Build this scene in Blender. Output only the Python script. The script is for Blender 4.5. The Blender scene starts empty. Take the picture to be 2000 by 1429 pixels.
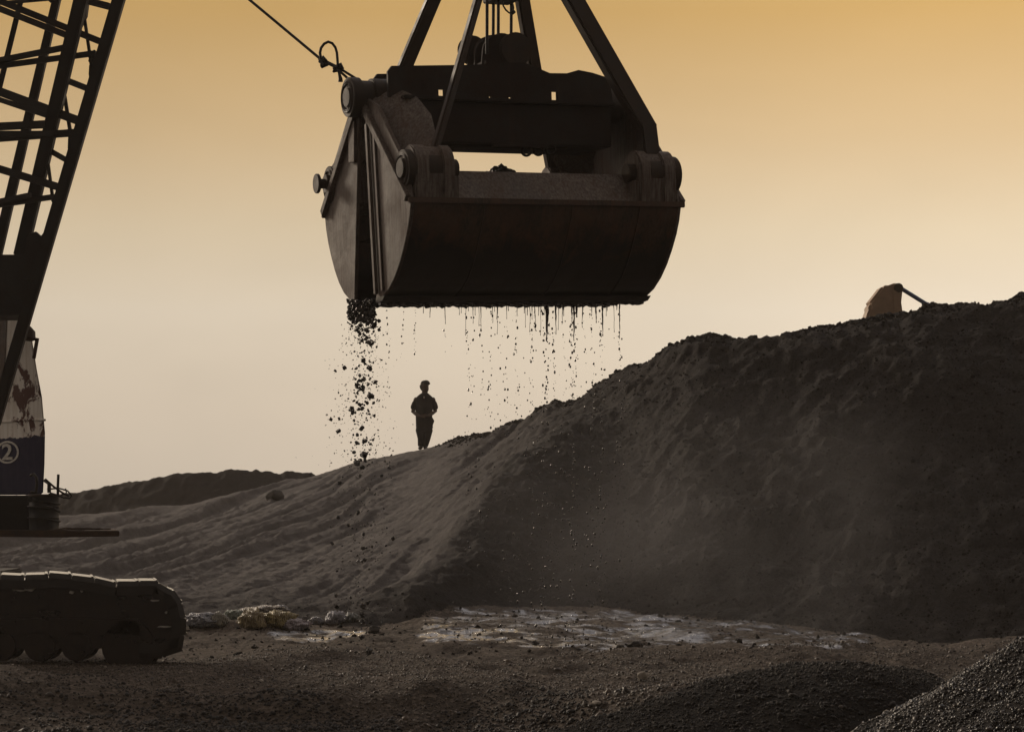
import bpy, bmesh, math, random
import numpy as np
from mathutils import Vector, Matrix, noise as mnoise

random.seed(7); RNG = np.random.default_rng(7)
SC = bpy.context.scene
COL = SC.collection
F, YH, CAMZ = 4750.0, 967.0, 1.7           # focal length and horizon row in photo pixels, eye height in metres

def at(px, py, y):                          # measured photo pixel at a real distance -> metres
    return Vector(((px - 1000) / F * y, y, CAMZ + (YH - py) / F * y))

# ------------------------------------------------------------------ mesh helpers
class MB:
    def __init__(self): self.v = []; self.f = []
    def add(self, vs, fs):
        n = len(self.v); self.v += [Vector(p) for p in vs]; self.f += [[i + n for i in q] for q in fs]; return self
    def box(self, c, s, rot=None, taper=None):
        hx, hy, hz = s[0] / 2, s[1] / 2, s[2] / 2
        vs = []
        for z in (-1, 1):
            for x, y in ((-1, -1), (1, -1), (1, 1), (-1, 1)):
                k = 1 if not (taper and z > 0) else taper
                p = Vector((x * hx * k, y * hy * k, z * hz))
                if rot: p = rot @ p
                vs.append(Vector(c) + p)
        return self.add(vs, [(3, 2, 1, 0), (4, 5, 6, 7), (0, 1, 5, 4), (1, 2, 6, 5), (2, 3, 7, 6), (3, 0, 4, 7)])
    def bar(self, a, b, w, h, up=(0, 1, 0), w2=None):            # flat or square bar between two points
        a, b = Vector(a), Vector(b); d = (b - a).normalized(); u = Vector(up)
        s = d.cross(u)
        if s.length < 1e-4: s = d.cross(Vector((1, 0, 0)))
        s.normalize(); t = s.cross(d)
        w2 = w if w2 is None else w2
        vs = []
        for p, ww in ((a, w), (b, w2)):
            for i, j in ((-1, -1), (1, -1), (1, 1), (-1, 1)):
                vs.append(p + s * (i * ww / 2) + t * (j * h / 2))
        return self.add(vs, [(3, 2, 1, 0), (4, 5, 6, 7), (0, 1, 5, 4), (1, 2, 6, 5), (2, 3, 7, 6), (3, 0, 4, 7)])
    def tube(self, pts, r, n=10, rs=None, cap=True):
        pts = [Vector(p) for p in pts]; m = len(pts); base = len(self.v)
        t0 = (pts[1] - pts[0]).normalized()
        u = t0.orthogonal().normalized()
        for i, p in enumerate(pts):
            t = (pts[min(i + 1, m - 1)] - pts[max(i - 1, 0)]).normalized()
            u = (u - t * u.dot(t))
            u = u.normalized() if u.length > 1e-5 else t.orthogonal().normalized()
            w = t.cross(u); rr = rs[i] if rs else r
            for k in range(n):
                a = 2 * math.pi * k / n
                self.v.append(p + (u * math.cos(a) + w * math.sin(a)) * rr)
        for i in range(m - 1):
            for k in range(n):
                a = base + i * n + k; b = base + i * n + (k + 1) % n
                self.f.append([a, b, b + n, a + n])
        if cap:
            self.f.append([base + k for k in range(n)][::-1]); self.f.append([base + (m - 1) * n + k for k in range(n)])
        return self
    def cyl(self, a, b, r, n=20, r2=None): return self.tube([a, b], r, n, [r, r if r2 is None else r2])
    def prism(self, poly, off):              # planar polygon pushed along a vector
        off = Vector(off); n = len(poly); base = [Vector(p) for p in poly]
        return self.add(base + [p + off for p in base], [list(range(n))[::-1], list(range(n, 2 * n))] + [(i, (i + 1) % n, n + (i + 1) % n, n + i) for i in range(n)])
    def torus(self, c, R, r, axis, n=28, m=8, a0=0, a1=2 * math.pi):
        ax = Vector(axis).normalized(); u = ax.orthogonal().normalized(); w = ax.cross(u); c = Vector(c)
        full = abs(a1 - a0 - 2 * math.pi) < 1e-4
        k = n if full else n + 1
        pts = [c + (u * math.cos(a0 + (a1 - a0) * i / n) + w * math.sin(a0 + (a1 - a0) * i / n)) * R for i in range(k)]
        return self.tube(pts + ([pts[0]] if full else []), r, m)
    def build(self, name, mat, parent=None, world=False, smooth=None, bevel=0, sub=0):
        me = bpy.data.meshes.new(name)
        vs = self.v
        if world and parent is not None:
            root = parent
            M = Matrix.Identity(4); ch = []
            while root is not None: ch.append(root); root = root.parent
            for r in reversed(ch): M = M @ r.matrix_basis
            Mi = M.inverted(); vs = [Mi @ p for p in vs]
        me.from_pydata([tuple(p) for p in vs], [], [list(q) for q in self.f])
        bm = bmesh.new(); bm.from_mesh(me)
        bmesh.ops.remove_doubles(bm, verts=bm.verts, dist=1e-5)
        bmesh.ops.recalc_face_normals(bm, faces=bm.faces)
        if sub: bmesh.ops.subdivide_edges(bm, edges=bm.edges, cuts=sub, use_grid_fill=True)
        if bevel:
            es = [e for e in bm.edges if len(e.link_faces) == 2 and e.calc_face_angle(0) > 0.5]
            bmesh.ops.bevel(bm, geom=es, offset=bevel, segments=2, affect='EDGES', clamp_overlap=True)
        bm.to_mesh(me); bm.free()
        if smooth is not None:
            me.polygons.foreach_set('use_smooth', [True] * len(me.polygons))
            me.set_sharp_from_angle(angle=math.radians(smooth))
        me.materials.append(mat)
        o = bpy.data.objects.new(name, me); COL.objects.link(o); o.parent = parent
        return o

def np_mesh(name, V, Fq, mat, smooth=False, parent=None):
    me = bpy.data.meshes.new(name); k = Fq.shape[1]
    me.vertices.add(len(V)); me.vertices.foreach_set('co', V.astype(np.float32).ravel())
    me.loops.add(Fq.size); me.loops.foreach_set('vertex_index', Fq.astype(np.int32).ravel())
    me.polygons.add(len(Fq)); me.polygons.foreach_set('loop_start', (np.arange(len(Fq)) * k).astype(np.int32))
    me.update(calc_edges=True); me.validate()
    if smooth: me.polygons.foreach_set('use_smooth', np.ones(len(me.polygons), dtype=bool))
    me.materials.append(mat)
    o = bpy.data.objects.new(name, me); COL.objects.link(o); o.parent = parent
    return o

def tag(o, label=None, cat=None, group=None, kind=None):
    if label: o['label'] = label
    if cat: o['category'] = cat
    if group: o['group'] = group
    if kind: o['kind'] = kind
    return o

def empty(name, loc, label=None, cat=None, group=None):
    o = bpy.data.objects.new(name, None); COL.objects.link(o); o.location = loc; o.empty_display_size = .2
    return tag(o, label, cat, group)

# ------------------------------------------------------------------ numpy noise
def _h(ix, iy, s):
    n = (ix.astype(np.int64) * 374761393 + iy.astype(np.int64) * 668265263 + s * 974634777) & 0xffffffff
    n = ((n ^ (n >> 13)) * 1274126177) & 0xffffffff
    n = ((n ^ (n >> 16)) * 2246822519) & 0xffffffff
    return ((n ^ (n >> 15)) & 0xffffff) / float(0xffffff)
def vn(x, y, s=0):
    x = np.asarray(x, float); y = np.asarray(y, float)
    ix, iy = np.floor(x), np.floor(y); fx, fy = x - ix, y - iy
    fx = fx * fx * fx * (fx * (fx * 6 - 15) + 10); fy = fy * fy * fy * (fy * (fy * 6 - 15) + 10)
    a, b, c, d = _h(ix, iy, s), _h(ix + 1, iy, s), _h(ix, iy + 1, s), _h(ix + 1, iy + 1, s)
    return (a + (b - a) * fx) * (1 - fy) + (c + (d - c) * fx) * fy - .5
def fbm(x, y, s=0, o=4, g=.5):
    r = 0; a = 1; f = 1
    for k in range(o):
        r = r + a * vn(x * f + 17.3 * k, y * f - 9.1 * k, s + k); a *= g; f *= 2.03
    return r
def smooth01(t): t = np.clip(t, 0, 1); return t * t * (3 - 2 * t)

# ------------------------------------------------------------------ materials
def new_mat(name):
    m = bpy.data.materials.new(name); m.use_nodes = True
    nt = m.node_tree; b = nt.nodes['Principled BSDF']
    return m, nt, b
def nd(nt, t, **kw):
    n = nt.nodes.new(t)
    for k, v in kw.items(): setattr(n, k, v)
    return n
def lk(nt, a, b): nt.links.new(a, b)
def ramp(nt, src, stops, interp='LINEAR'):
    r = nd(nt, 'ShaderNodeValToRGB'); r.color_ramp.interpolation = interp
    e = r.color_ramp.elements
    while len(e) < len(stops): e.new(.5)
    for el, (p, c) in zip(e, stops):
        el.position = p; el.color = (*(c if isinstance(c, tuple) else (c, c, c)), 1)
    lk(nt, src, r.inputs[0]); return r.outputs[0]
def noise_tex(nt, co, scale, detail=5, rough=.6, dist=0.):
    n = nd(nt, 'ShaderNodeTexNoise'); n.inputs['Scale'].default_value = scale; n.inputs['Detail'].default_value = detail
    n.inputs['Roughness'].default_value = rough; n.inputs['Distortion'].default_value = dist
    lk(nt, co, n.inputs['Vector']); return n.outputs['Fac']
def mapping(nt, co, scale=(1, 1, 1), rot=(0, 0, 0)):
    m = nd(nt, 'ShaderNodeMapping'); m.inputs['Scale'].default_value = scale; m.inputs['Rotation'].default_value = rot
    lk(nt, co, m.inputs['Vector']); return m.outputs[0]
def mix(nt, fac, a, b):
    m = nd(nt, 'ShaderNodeMix', data_type='RGBA')
    for s, v in ((m.inputs[0], fac), (m.inputs[6], a), (m.inputs[7], b)):
        if hasattr(v, 'is_linked'): lk(nt, v, s)
        else: s.default_value = v if not isinstance(v, tuple) else (*v, 1)
    return m.outputs[2]
def bump(nt, b, h, strength=.5, dist=.02, prev=None):
    n = nd(nt, 'ShaderNodeBump'); n.inputs['Strength'].default_value = strength; n.inputs['Distance'].default_value = dist
    lk(nt, h, n.inputs['Height'])
    if prev: lk(nt, prev, n.inputs['Normal'])
    lk(nt, n.outputs[0], b.inputs['Normal']); return n.outputs[0]
def obj_co(nt): return nd(nt, 'ShaderNodeTexCoord').outputs['Object']
def pos_co(nt): return nd(nt, 'ShaderNodeNewGeometry').outputs['Position']

def metal_mat(name, dark, rust, pale, pale_amt=.5, rough=.55, streak=(16, 16, .7), metallic=.0):
    """weathered steel: rust mottling, pale abraded streaks running down, dents."""
    m, nt, b = new_mat(name); co = obj_co(nt)
    n1 = noise_tex(nt, co, 2.6, 8, .68, .4)
    c = mix(nt, ramp(nt, n1, [(.36, 0.), (.66, 1.)]), dark, rust)
    n2 = noise_tex(nt, mapping(nt, co, streak), 3.2, 6, .65, .3)
    w2 = noise_tex(nt, mapping(nt, co, (1, 1, .8)), 1.1, 4, .6, .2)
    f2 = nd(nt, 'ShaderNodeMath', operation='MULTIPLY'); lk(nt, ramp(nt, n2, [(.38, .1), (.64, 1.)]), f2.inputs[0]); lk(nt, ramp(nt, w2, [(.62 - .4 * pale_amt, 0.), (.86 - .3 * pale_amt, 1.)]), f2.inputs[1])
    c = mix(nt, f2.outputs[0], c, pale)
    runs = noise_tex(nt, mapping(nt, co, (7, 7, .28)), 1.6, 6, .6, .1)
    c = mix(nt, ramp(nt, runs, [(.54, 0.), (.68, .75)]), c, rust)
    n3 = noise_tex(nt, co, 28, 4, .7)
    c = mix(nt, ramp(nt, n3, [(.55, 0.), (.7, .55)]), c, tuple(x * .45 for x in dark))
    lk(nt, c, b.inputs['Base Color'])
    lk(nt, ramp(nt, n1, [(.3, rough - .12), (.7, min(1, rough + .25))]), b.inputs['Roughness'])
    b.inputs['Metallic'].default_value = metallic
    p = bump(nt, b, noise_tex(nt, co, 1.4, 3, .5), .35, .08)
    bump(nt, b, noise_tex(nt, co, 45, 5, .7), .35, .006, p)
    return m
def plain_mat(name, col, rough=.6, metallic=0., var=.35, scale=12, bmp=.2, spec=.5):
    m, nt, b = new_mat(name); co = obj_co(nt)
    n = noise_tex(nt, co, scale, 6, .65)
    lk(nt, mix(nt, ramp(nt, n, [(.3, 0.), (.7, 1.)]), tuple(x * (1 - var) for x in col), tuple(min(1, x * (1 + var)) for x in col)), b.inputs['Base Color'])
    b.inputs['Roughness'].default_value = rough; b.inputs['Metallic'].default_value = metallic
    b.inputs['Specular IOR Level'].default_value = spec
    if bmp: bump(nt, b, noise_tex(nt, co, scale * 3, 4, .6), bmp, .01)
    return m

M = {}
M['plate'] = metal_mat('worn_plate', (.045, .032, .025), (.09, .050, .030), (.215, .180, .155), .95, .55)
M['shell'] = metal_mat('rusted_shell', (.022, .013, .008), (.12, .050, .024), (.10, .064, .04), .6, .6)
def mud_smear(m):
    nt = m.node_tree; b = nt.nodes['Principled BSDF']; src = b.inputs['Base Color'].links[0].from_socket
    co = obj_co(nt); sp = nd(nt, 'ShaderNodeSeparateXYZ'); lk(nt, co, sp.inputs[0])
    n = noise_tex(nt, mapping(nt, co, (2.2, 2.2, .8)), 2.0, 7, .7, .5)
    a = nd(nt, 'ShaderNodeMath', operation='MULTIPLY_ADD'); lk(nt, n, a.inputs[0]); a.inputs[1].default_value = .9; lk(nt, sp.outputs[2], a.inputs[2])
    f = ramp(nt, a.outputs[0], [(.80, 1.), (1.0, 0.)])
    lk(nt, mix(nt, f, src, (.011, .0085, .007)), b.inputs['Base Color'])
    lk(nt, ramp(nt, f, [(0, .6), (1, .34)]), b.inputs['Roughness'])
mud_smear(M['shell'])
M['beam'] = metal_mat('beam_rust', (.011, .0065, .0045), (.028, .013, .007), (.028, .018, .012), .25, .7)
M['arm'] = metal_mat('arm_steel', (.020, .012, .007), (.045, .022, .010), (.05, .03, .016), .3, .55)
M['boom'] = metal_mat('boom_paint', (.010, .009, .008), (.02, .012, .008), (.022, .02, .017), .25, .6)
M['track'] = metal_mat('track_steel', (.008, .0055, .004), (.026, .012, .007), (.03, .023, .018), .25, .27)
M['shoe_plate'] = plain_mat('shoe_plate', (.016, .012, .010), .32, 0, .4, 6, .10)
M['shoe_plate'].node_tree.nodes['Principled BSDF'].inputs['Coat Weight'].default_value = 1; M['shoe_plate'].node_tree.nodes['Principled BSDF'].inputs['Coat Roughness'].default_value = .12
M['rope'] = plain_mat('wire_rope', (.016, .012, .009), .6, .0, .4, 60)
M['deck'] = metal_mat('deck_rust', (.03, .018, .011), (.08, .04, .02), (.10, .065, .04), .4, .65, (2, 2, 9))
M['dark'] = metal_mat('grimy_black', (.006, .0055, .005), (.013, .009, .006), (.016, .014, .011), .2, .5)
M['emblem'] = plain_mat('emblem_white', (.55, .52, .46), .6, 0, .3, 30)
M['tan'] = plain_mat('tan_paint', (.36, .235, .145), .5, 0, .25, 2.5, .1)
M['blue'] = plain_mat('blue_paint', (.10, .14, .26), .4, 0, .2, 4, .05)
M['skin'] = plain_mat('skin', (.09, .055, .04), .55, 0, .1, 20, 0)
M['hair'] = plain_mat('hair', (.012, .009, .008), .5, 0, .3, 60)
M['shirt'] = plain_mat('shirt_cloth', (.03, .024, .022), .9, 0, .15, 9)
M['trousers'] = plain_mat('trouser_cloth', (.03, .027, .027), .9, 0, .15, 9)
M['shoe'] = plain_mat('shoe_leather', (.02, .015, .012), .5)
M['button'] = plain_mat('pale_badge', (.5, .45, .4), .5)
M['mud'] = plain_mat('wet_mud', (.012, .009, .007), .16, 0, .4, 40, .3, .6)
for k_ in ('Coat Weight',): M['mud'].node_tree.nodes['Principled BSDF'].inputs[k_].default_value = 1
M['mud'].node_tree.nodes['Principled BSDF'].inputs['Coat Roughness'].default_value = .06
M['clod'] = plain_mat('wet_gravel', (.018, .013, .010), .22, 0, .5, 30, .5, .7)
M['rock'] = plain_mat('pale_rock', (.26, .23, .19), .85, 0, .3, 14, .6)
M['silt_rock'] = plain_mat('silt_rock', (.075, .068, .062), .9, 0, .35, 9, .8)
M['boulder'] = plain_mat('dark_boulder', (.05, .045, .041), .9, 0, .35, 9, .8)

def paint_house():
    m, nt, b = new_mat('cab_paint'); p = pos_co(nt)
    s = nd(nt, 'ShaderNodeSeparateXYZ'); lk(nt, p, s.inputs[0])
    n = noise_tex(nt, p, 5, 6, .65, .3)
    zz = nd(nt, 'ShaderNodeMath', operation='MULTIPLY_ADD'); lk(nt, n, zz.inputs[0]); zz.inputs[1].default_value = .16; lk(nt, s.outputs[2], zz.inputs[2])
    blue = ramp(nt, zz.outputs[0], [(0, 1.), (1, 0.)])
    lim = nd(nt, 'ShaderNodeMath', operation='GREATER_THAN'); lk(nt, zz.outputs[0], lim.inputs[0]); lim.inputs[1].default_value = 2.385
    r1 = noise_tex(nt, mapping(nt, p, (1, 1, .8)), 4.2, 10, .72, .6)
    band = nd(nt, 'ShaderNodeMath', operation='SUBTRACT'); lk(nt, s.outputs[2], band.inputs[0]); band.inputs[1].default_value = 2.72
    ab = nd(nt, 'ShaderNodeMath', operation='ABSOLUTE'); lk(nt, band.outputs[0], ab.inputs[0])
    boost = nd(nt, 'ShaderNodeMath', operation='MULTIPLY_ADD'); lk(nt, ab.outputs[0], boost.inputs[0]); boost.inputs[1].default_value = -.22; lk(nt, r1, boost.inputs[2])
    rustf = ramp(nt, boost.outputs[0], [(.455, 0.), (.49, 1.)])
    n2 = noise_tex(nt, mapping(nt, p, (6, 6, .7)), 3, 5, .6)
    white = mix(nt, ramp(nt, n2, [(.4, 0.), (.7, 1.)]), (.80, .76, .69), (.60, .53, .44))
    white = mix(nt, rustf, white, (.10, .045, .035))
    r2 = noise_tex(nt, p, 9, 6, .7)
    bl = mix(nt, ramp(nt, n2, [(.4, 0.), (.7, 1.)]), (.016, .016, .046), (.027, .024, .056))
    bl = mix(nt, ramp(nt, r2, [(.66, 0.), (.7, 1.)]), bl, (.22, .20, .18))
    lk(nt, mix(nt, lim.outputs[0], bl, white), b.inputs['Base Color'])
    b.inputs['Roughness'].default_value = .8; b.inputs['Specular IOR Level'].default_value = .2
    q = bump(nt, b, noise_tex(nt, p, 2.2, 3, .5), .4, .06)
    bump(nt, b, rustf, .5, .004, q)
    return m
M['house'] = paint_house()

def soil_mat(name, wet=False, c1=(.018, .0155, .014), c2=(.062, .054, .049), peb=0, bstr=.7, silt=None):
    m, nt, b = new_mat(name); p = pos_co(nt)
    big = noise_tex(nt, p, .45, 5, .6, .3)
    mid = noise_tex(nt, mapping(nt, p, (1, .6, 1.6)), 2.2, 8, .7, .2)
    fine = noise_tex(nt, p, 24, 6, .78)
    f = nd(nt, 'ShaderNodeMath', operation='MULTIPLY_ADD'); lk(nt, mid, f.inputs[0]); f.inputs[1].default_value = .55; lk(nt, fine, f.inputs[2])
    h = ramp(nt, f.outputs[0], [(.60, 0.), (.92, 1.)])
    c = mix(nt, h, c1, c2)
    c = mix(nt, ramp(nt, big, [(.4, 0.), (.65, .35)]), c, (c2[0] * .95, c2[1] * .88, c2[2] * .83))
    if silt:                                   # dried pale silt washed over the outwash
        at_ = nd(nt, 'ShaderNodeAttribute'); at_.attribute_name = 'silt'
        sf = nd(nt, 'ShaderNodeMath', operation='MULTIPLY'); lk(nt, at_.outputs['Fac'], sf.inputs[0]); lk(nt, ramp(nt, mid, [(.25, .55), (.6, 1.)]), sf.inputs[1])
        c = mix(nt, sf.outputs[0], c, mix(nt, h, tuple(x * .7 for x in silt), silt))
    q = bump(nt, b, f.outputs[0], bstr, .07)
    if peb:
        vor = nd(nt, 'ShaderNodeTexVoronoi'); vor.inputs['Scale'].default_value = peb; vor.inputs['Randomness'].default_value = 1; lk(nt, p, vor.inputs['Vector'])
        tint = nd(nt, 'ShaderNodeSeparateColor'); lk(nt, vor.outputs['Color'], tint.inputs[0])
        c = mix(nt, ramp(nt, tint.outputs[0], [(.72, 0.), (.97, .6)]), c, tuple(min(1, x * 1.8) for x in c2))
        q = bump(nt, b, vor.outputs['Distance'], .5, .03, q)
    b.inputs['Roughness'].default_value = .92; b.inputs['Specular IOR Level'].default_value = .25
    if wet:
        wn = noise_tex(nt, mapping(nt, p, (.55, 1.3, 1)), 1.5, 9, .74, .8)
        wa = nd(nt, 'ShaderNodeAttribute'); wa.attribute_name = 'wet'
        w = nd(nt, 'ShaderNodeMath', operation='MULTIPLY_ADD'); lk(nt, wa.outputs['Fac'], w.inputs[0]); w.inputs[1].default_value = .42; lk(nt, wn, w.inputs[2])
        w2 = nd(nt, 'ShaderNodeMath', operation='MULTIPLY'); lk(nt, ramp(nt, w.outputs[0], [(.88, 0.), (1.0, 1.)]), w2.inputs[0]); w2.inputs[1].default_value = 1
        r = nd(nt, 'ShaderNodeMapRange'); lk(nt, w2.outputs[0], r.inputs[0]); r.inputs[3].default_value = .92; r.inputs[4].default_value = .13
        lk(nt, r.outputs[0], b.inputs['Roughness'])
        sp = nd(nt, 'ShaderNodeMapRange'); lk(nt, w2.outputs[0], sp.inputs[0]); sp.inputs[3].default_value = .25; sp.inputs[4].default_value = .9
        lk(nt, sp.outputs[0], b.inputs['Specular IOR Level'])
        lk(nt, ramp(nt, w2.outputs[0], [(.15, 0.), (.6, 1.)]), b.inputs['Coat Weight']); b.inputs['Coat IOR'].default_value = 1.7; b.inputs['Coat Roughness'].default_value = .09
        cb_ = nd(nt, 'ShaderNodeBump'); cb_.inputs['Strength'].default_value = .28; cb_.inputs['Distance'].default_value = .05
        lk(nt, noise_tex(nt, mapping(nt, p, (1.2, 2.4, 1)), 3.2, 6, .62, .3), cb_.inputs['Height']); lk(nt, cb_.outputs[0], b.inputs['Coat Normal'])
        c = mix(nt, w2.outputs[0], c, (.085, .088, .097))
    lk(nt, c, b.inputs['Base Color'])
    return m
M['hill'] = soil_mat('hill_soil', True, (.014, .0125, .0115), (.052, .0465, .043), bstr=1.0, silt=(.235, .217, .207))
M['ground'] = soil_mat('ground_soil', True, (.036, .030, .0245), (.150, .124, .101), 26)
M['far'] = soil_mat('far_soil', False, (.022, .019, .017), (.04, .035, .031))
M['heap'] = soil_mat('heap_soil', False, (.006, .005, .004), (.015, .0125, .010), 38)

def stone_mat(name, stops, rough):
    m, nt, b = new_mat(name)
    g = nd(nt, 'ShaderNodeNewGeometry')
    lk(nt, ramp(nt, g.outputs['Random Per Island'], stops), b.inputs['Base Color'])
    b.inputs['Roughness'].default_value = rough; b.inputs['Specular IOR Level'].default_value = .45
    return m
M['stone'] = stone_mat('gravel_stone', [(0, (.016, .012, .009)), (.45, (.060, .045, .033)), (.8, (.12, .091, .067)), (.95, (.19, .152, .12)), (1, (.34, .30, .25))], .5)
M['dark_stone'] = stone_mat('dark_gravel_stone', [(0, (.004, .0035, .003)), (.5, (.011, .009, .0075)), (.85, (.028, .023, .019)), (.97, (.06, .05, .042)), (1, (.13, .11, .095))], .65)  # also used on the near bank, where the dark tone paints in shade
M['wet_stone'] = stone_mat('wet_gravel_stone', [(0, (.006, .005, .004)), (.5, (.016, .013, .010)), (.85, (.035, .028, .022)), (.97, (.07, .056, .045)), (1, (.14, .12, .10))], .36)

def sack_mat(name, a, c):
    m, nt, b = new_mat(name); co = obj_co(nt)
    n = noise_tex(nt, co, 9, 6, .7, .8)
    lk(nt, mix(nt, ramp(nt, n, [(.35, 0.), (.65, 1.)]), a, c), b.inputs['Base Color'])
    w = nd(nt, 'ShaderNodeTexWave'); w.inputs['Scale'].default_value = 14; w.inputs['Distortion'].default_value = 9; w.inputs['Detail'].default_value = 3; lk(nt, co, w.inputs['Vector'])
    bump(nt, b, w.outputs['Fac'], .8, .03); b.inputs['Roughness'].default_value = .45
    return m

# ------------------------------------------------------------------ terrain
XS = [-900, -400, 0, 200, 400, 600, 700, 800, 830, 880, 960, 1100, 1200, 1340, 1480, 1600, 1800, 2000, 2400, 3000]
B_Y = [1200, 1200, 1200, 1200, 1205, 1215, 1222, 1212, 1200, 1194, 1190, 1190, 1194, 1204, 1216, 1232, 1256, 1270, 1280, 1290]   # foot of the slope
B_D = [31, 31, 31, 31, 31, 30.8, 30.5, 31, 31.3, 31.8, 32.5, 33, 33, 32.4, 31.8, 31.3, 30.6, 30.2, 30, 30]
E_Y = [1152, 1150, 1150, 1152, 1166, 1178, 1172, 1128, 1095, 1040, 962, 842, 752, 678, 679, 655, 616, 592, 545, 500]            # top of the steep face
E_D = [33, 33, 33, 33, 32.6, 32, 31.7, 32.1, 32.8, 34.2, 36.4, 39.2, 41, 40.2, 39.8, 39.5, 39.5, 39.5, 39.5, 39.5]
R_X = [-900, -200, 150, 300, 400, 500, 600, 650, 720, 820, 900, 990, 1040, 1085, 1120, 1165, 1200, 1240, 1270, 1300, 1340, 1390, 1420, 1480, 1520, 1560, 1600, 1680, 1730, 1760, 1800, 1830, 1850, 1880, 1940, 1970, 2000, 2400, 3000]
R_Y = [1030, 1015, 1003, 985, 966, 950, 929, 918, 897, 876, 855, 828, 801, 785, 786, 760, 735, 721, 711, 689, 666, 655, 655, 666, 661, 648, 640, 622, 615, 612, 600, 598, 605, 600, 600, 585, 572, 520, 470]
R_D = {-900: 60, 650: 60, 830: 58.5, 960: 55, 1100: 49.5, 1200: 45, 1340: 42, 1480: 41.5, 1600: 41, 2000: 41, 3000: 41}
def zz_at(py, d): return CAMZ + (YH - py) / F * d

def profile(px, d):
    b_, w_ = smooth01((px - 730) / 110) * smooth01((1500 - px) / 200), 0
    z0 = profile_raw(px, d)
    zs = sum(k * profile_raw(px, d + o * b_) for o, k in ((-1.9, .12), (-1.2, .16), (-.6, .16), (0, .12), (.6, .16), (1.2, .16), (1.9, .12)))
    rd = np.interp(px, list(R_D), list(R_D.values())); bd = np.interp(px, XS, B_D)
    k = b_ * smooth01((rd - 1.5 - d) / 1.5) * smooth01((d - bd - .2) / 1.2)
    return z0 + (zs - z0) * k
def profile_raw(px, d):
    px = np.asarray(px, float); d = np.asarray(d, float)
    X = (px - 1000) / F * d
    by, bd = np.interp(px, XS, B_Y), np.interp(px, XS, B_D)
    ey, ed = np.interp(px, XS, E_Y), np.interp(px, XS, E_D)
    ry, rd = np.interp(px, R_X, R_Y), np.interp(px, list(R_D), list(R_D.values()))
    z1, z2, z4 = zz_at(by, bd), zz_at(ey, ed), zz_at(ry, rd)
    wv = fbm(X * .45, d * .12, 151, 3) * 2.4 + fbm(X * 1.6, d * .5, 153, 2) * .6
    ed = ed + wv * smooth01((px - 740) / 120) * smooth01((1280 - px) / 120); ey = YH - (np.interp(px, XS, [zz_at(a_, b_) for a_, b_ in zip(E_Y, E_D)]) + .10 * wv * smooth01((px - 740) / 120) * smooth01((1280 - px) / 120) - CAMZ) * F / ed
    # plateau, its dip to the wet strip, the steep face, the gentle outwash, the crest, the back
    edge = 22.6 + .5 * fbm(X * .35, px * 0 + 3.1, 5, 2) - 1.6 * smooth01((px - 850) / 500)
    zf = -.95 + .25 * smooth01((px - 700) / 500) + 0 * d
    zp = np.where(d < edge, np.maximum(zf, -.23 * (edge - d)) * smooth01((edge - d) / 1.0), 0.)
    z = zp
    dip0 = 26.2 + 1.9 * smooth01((720 - px) / 90)
    t = smooth01((d - dip0) / (bd - dip0)); z = np.where(d > dip0, z1 * t, z)
    t = np.clip((d - bd) / (ed - bd), 0, 1); steep = smooth01((px - 780) / 250)
    tt = t + (smooth01(t) - t) * .12 * steep
    z = np.where(d > bd, z1 + (z2 - z1) * tt, z)
    t = np.clip((d - ed) / (rd - ed), 0, 1)
    z = np.where(d > ed, z2 + (z4 - z2) * (t * 1.0), z)
    t = d - rd
    z = np.where(t > 0, z4 - .012 * t - .012 * t * t * smooth01((960 - px) / 120) - .09 * smooth01(t / 1.2) - 4.5 * smooth01((t - 16) / 14), z)
    return z
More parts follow.
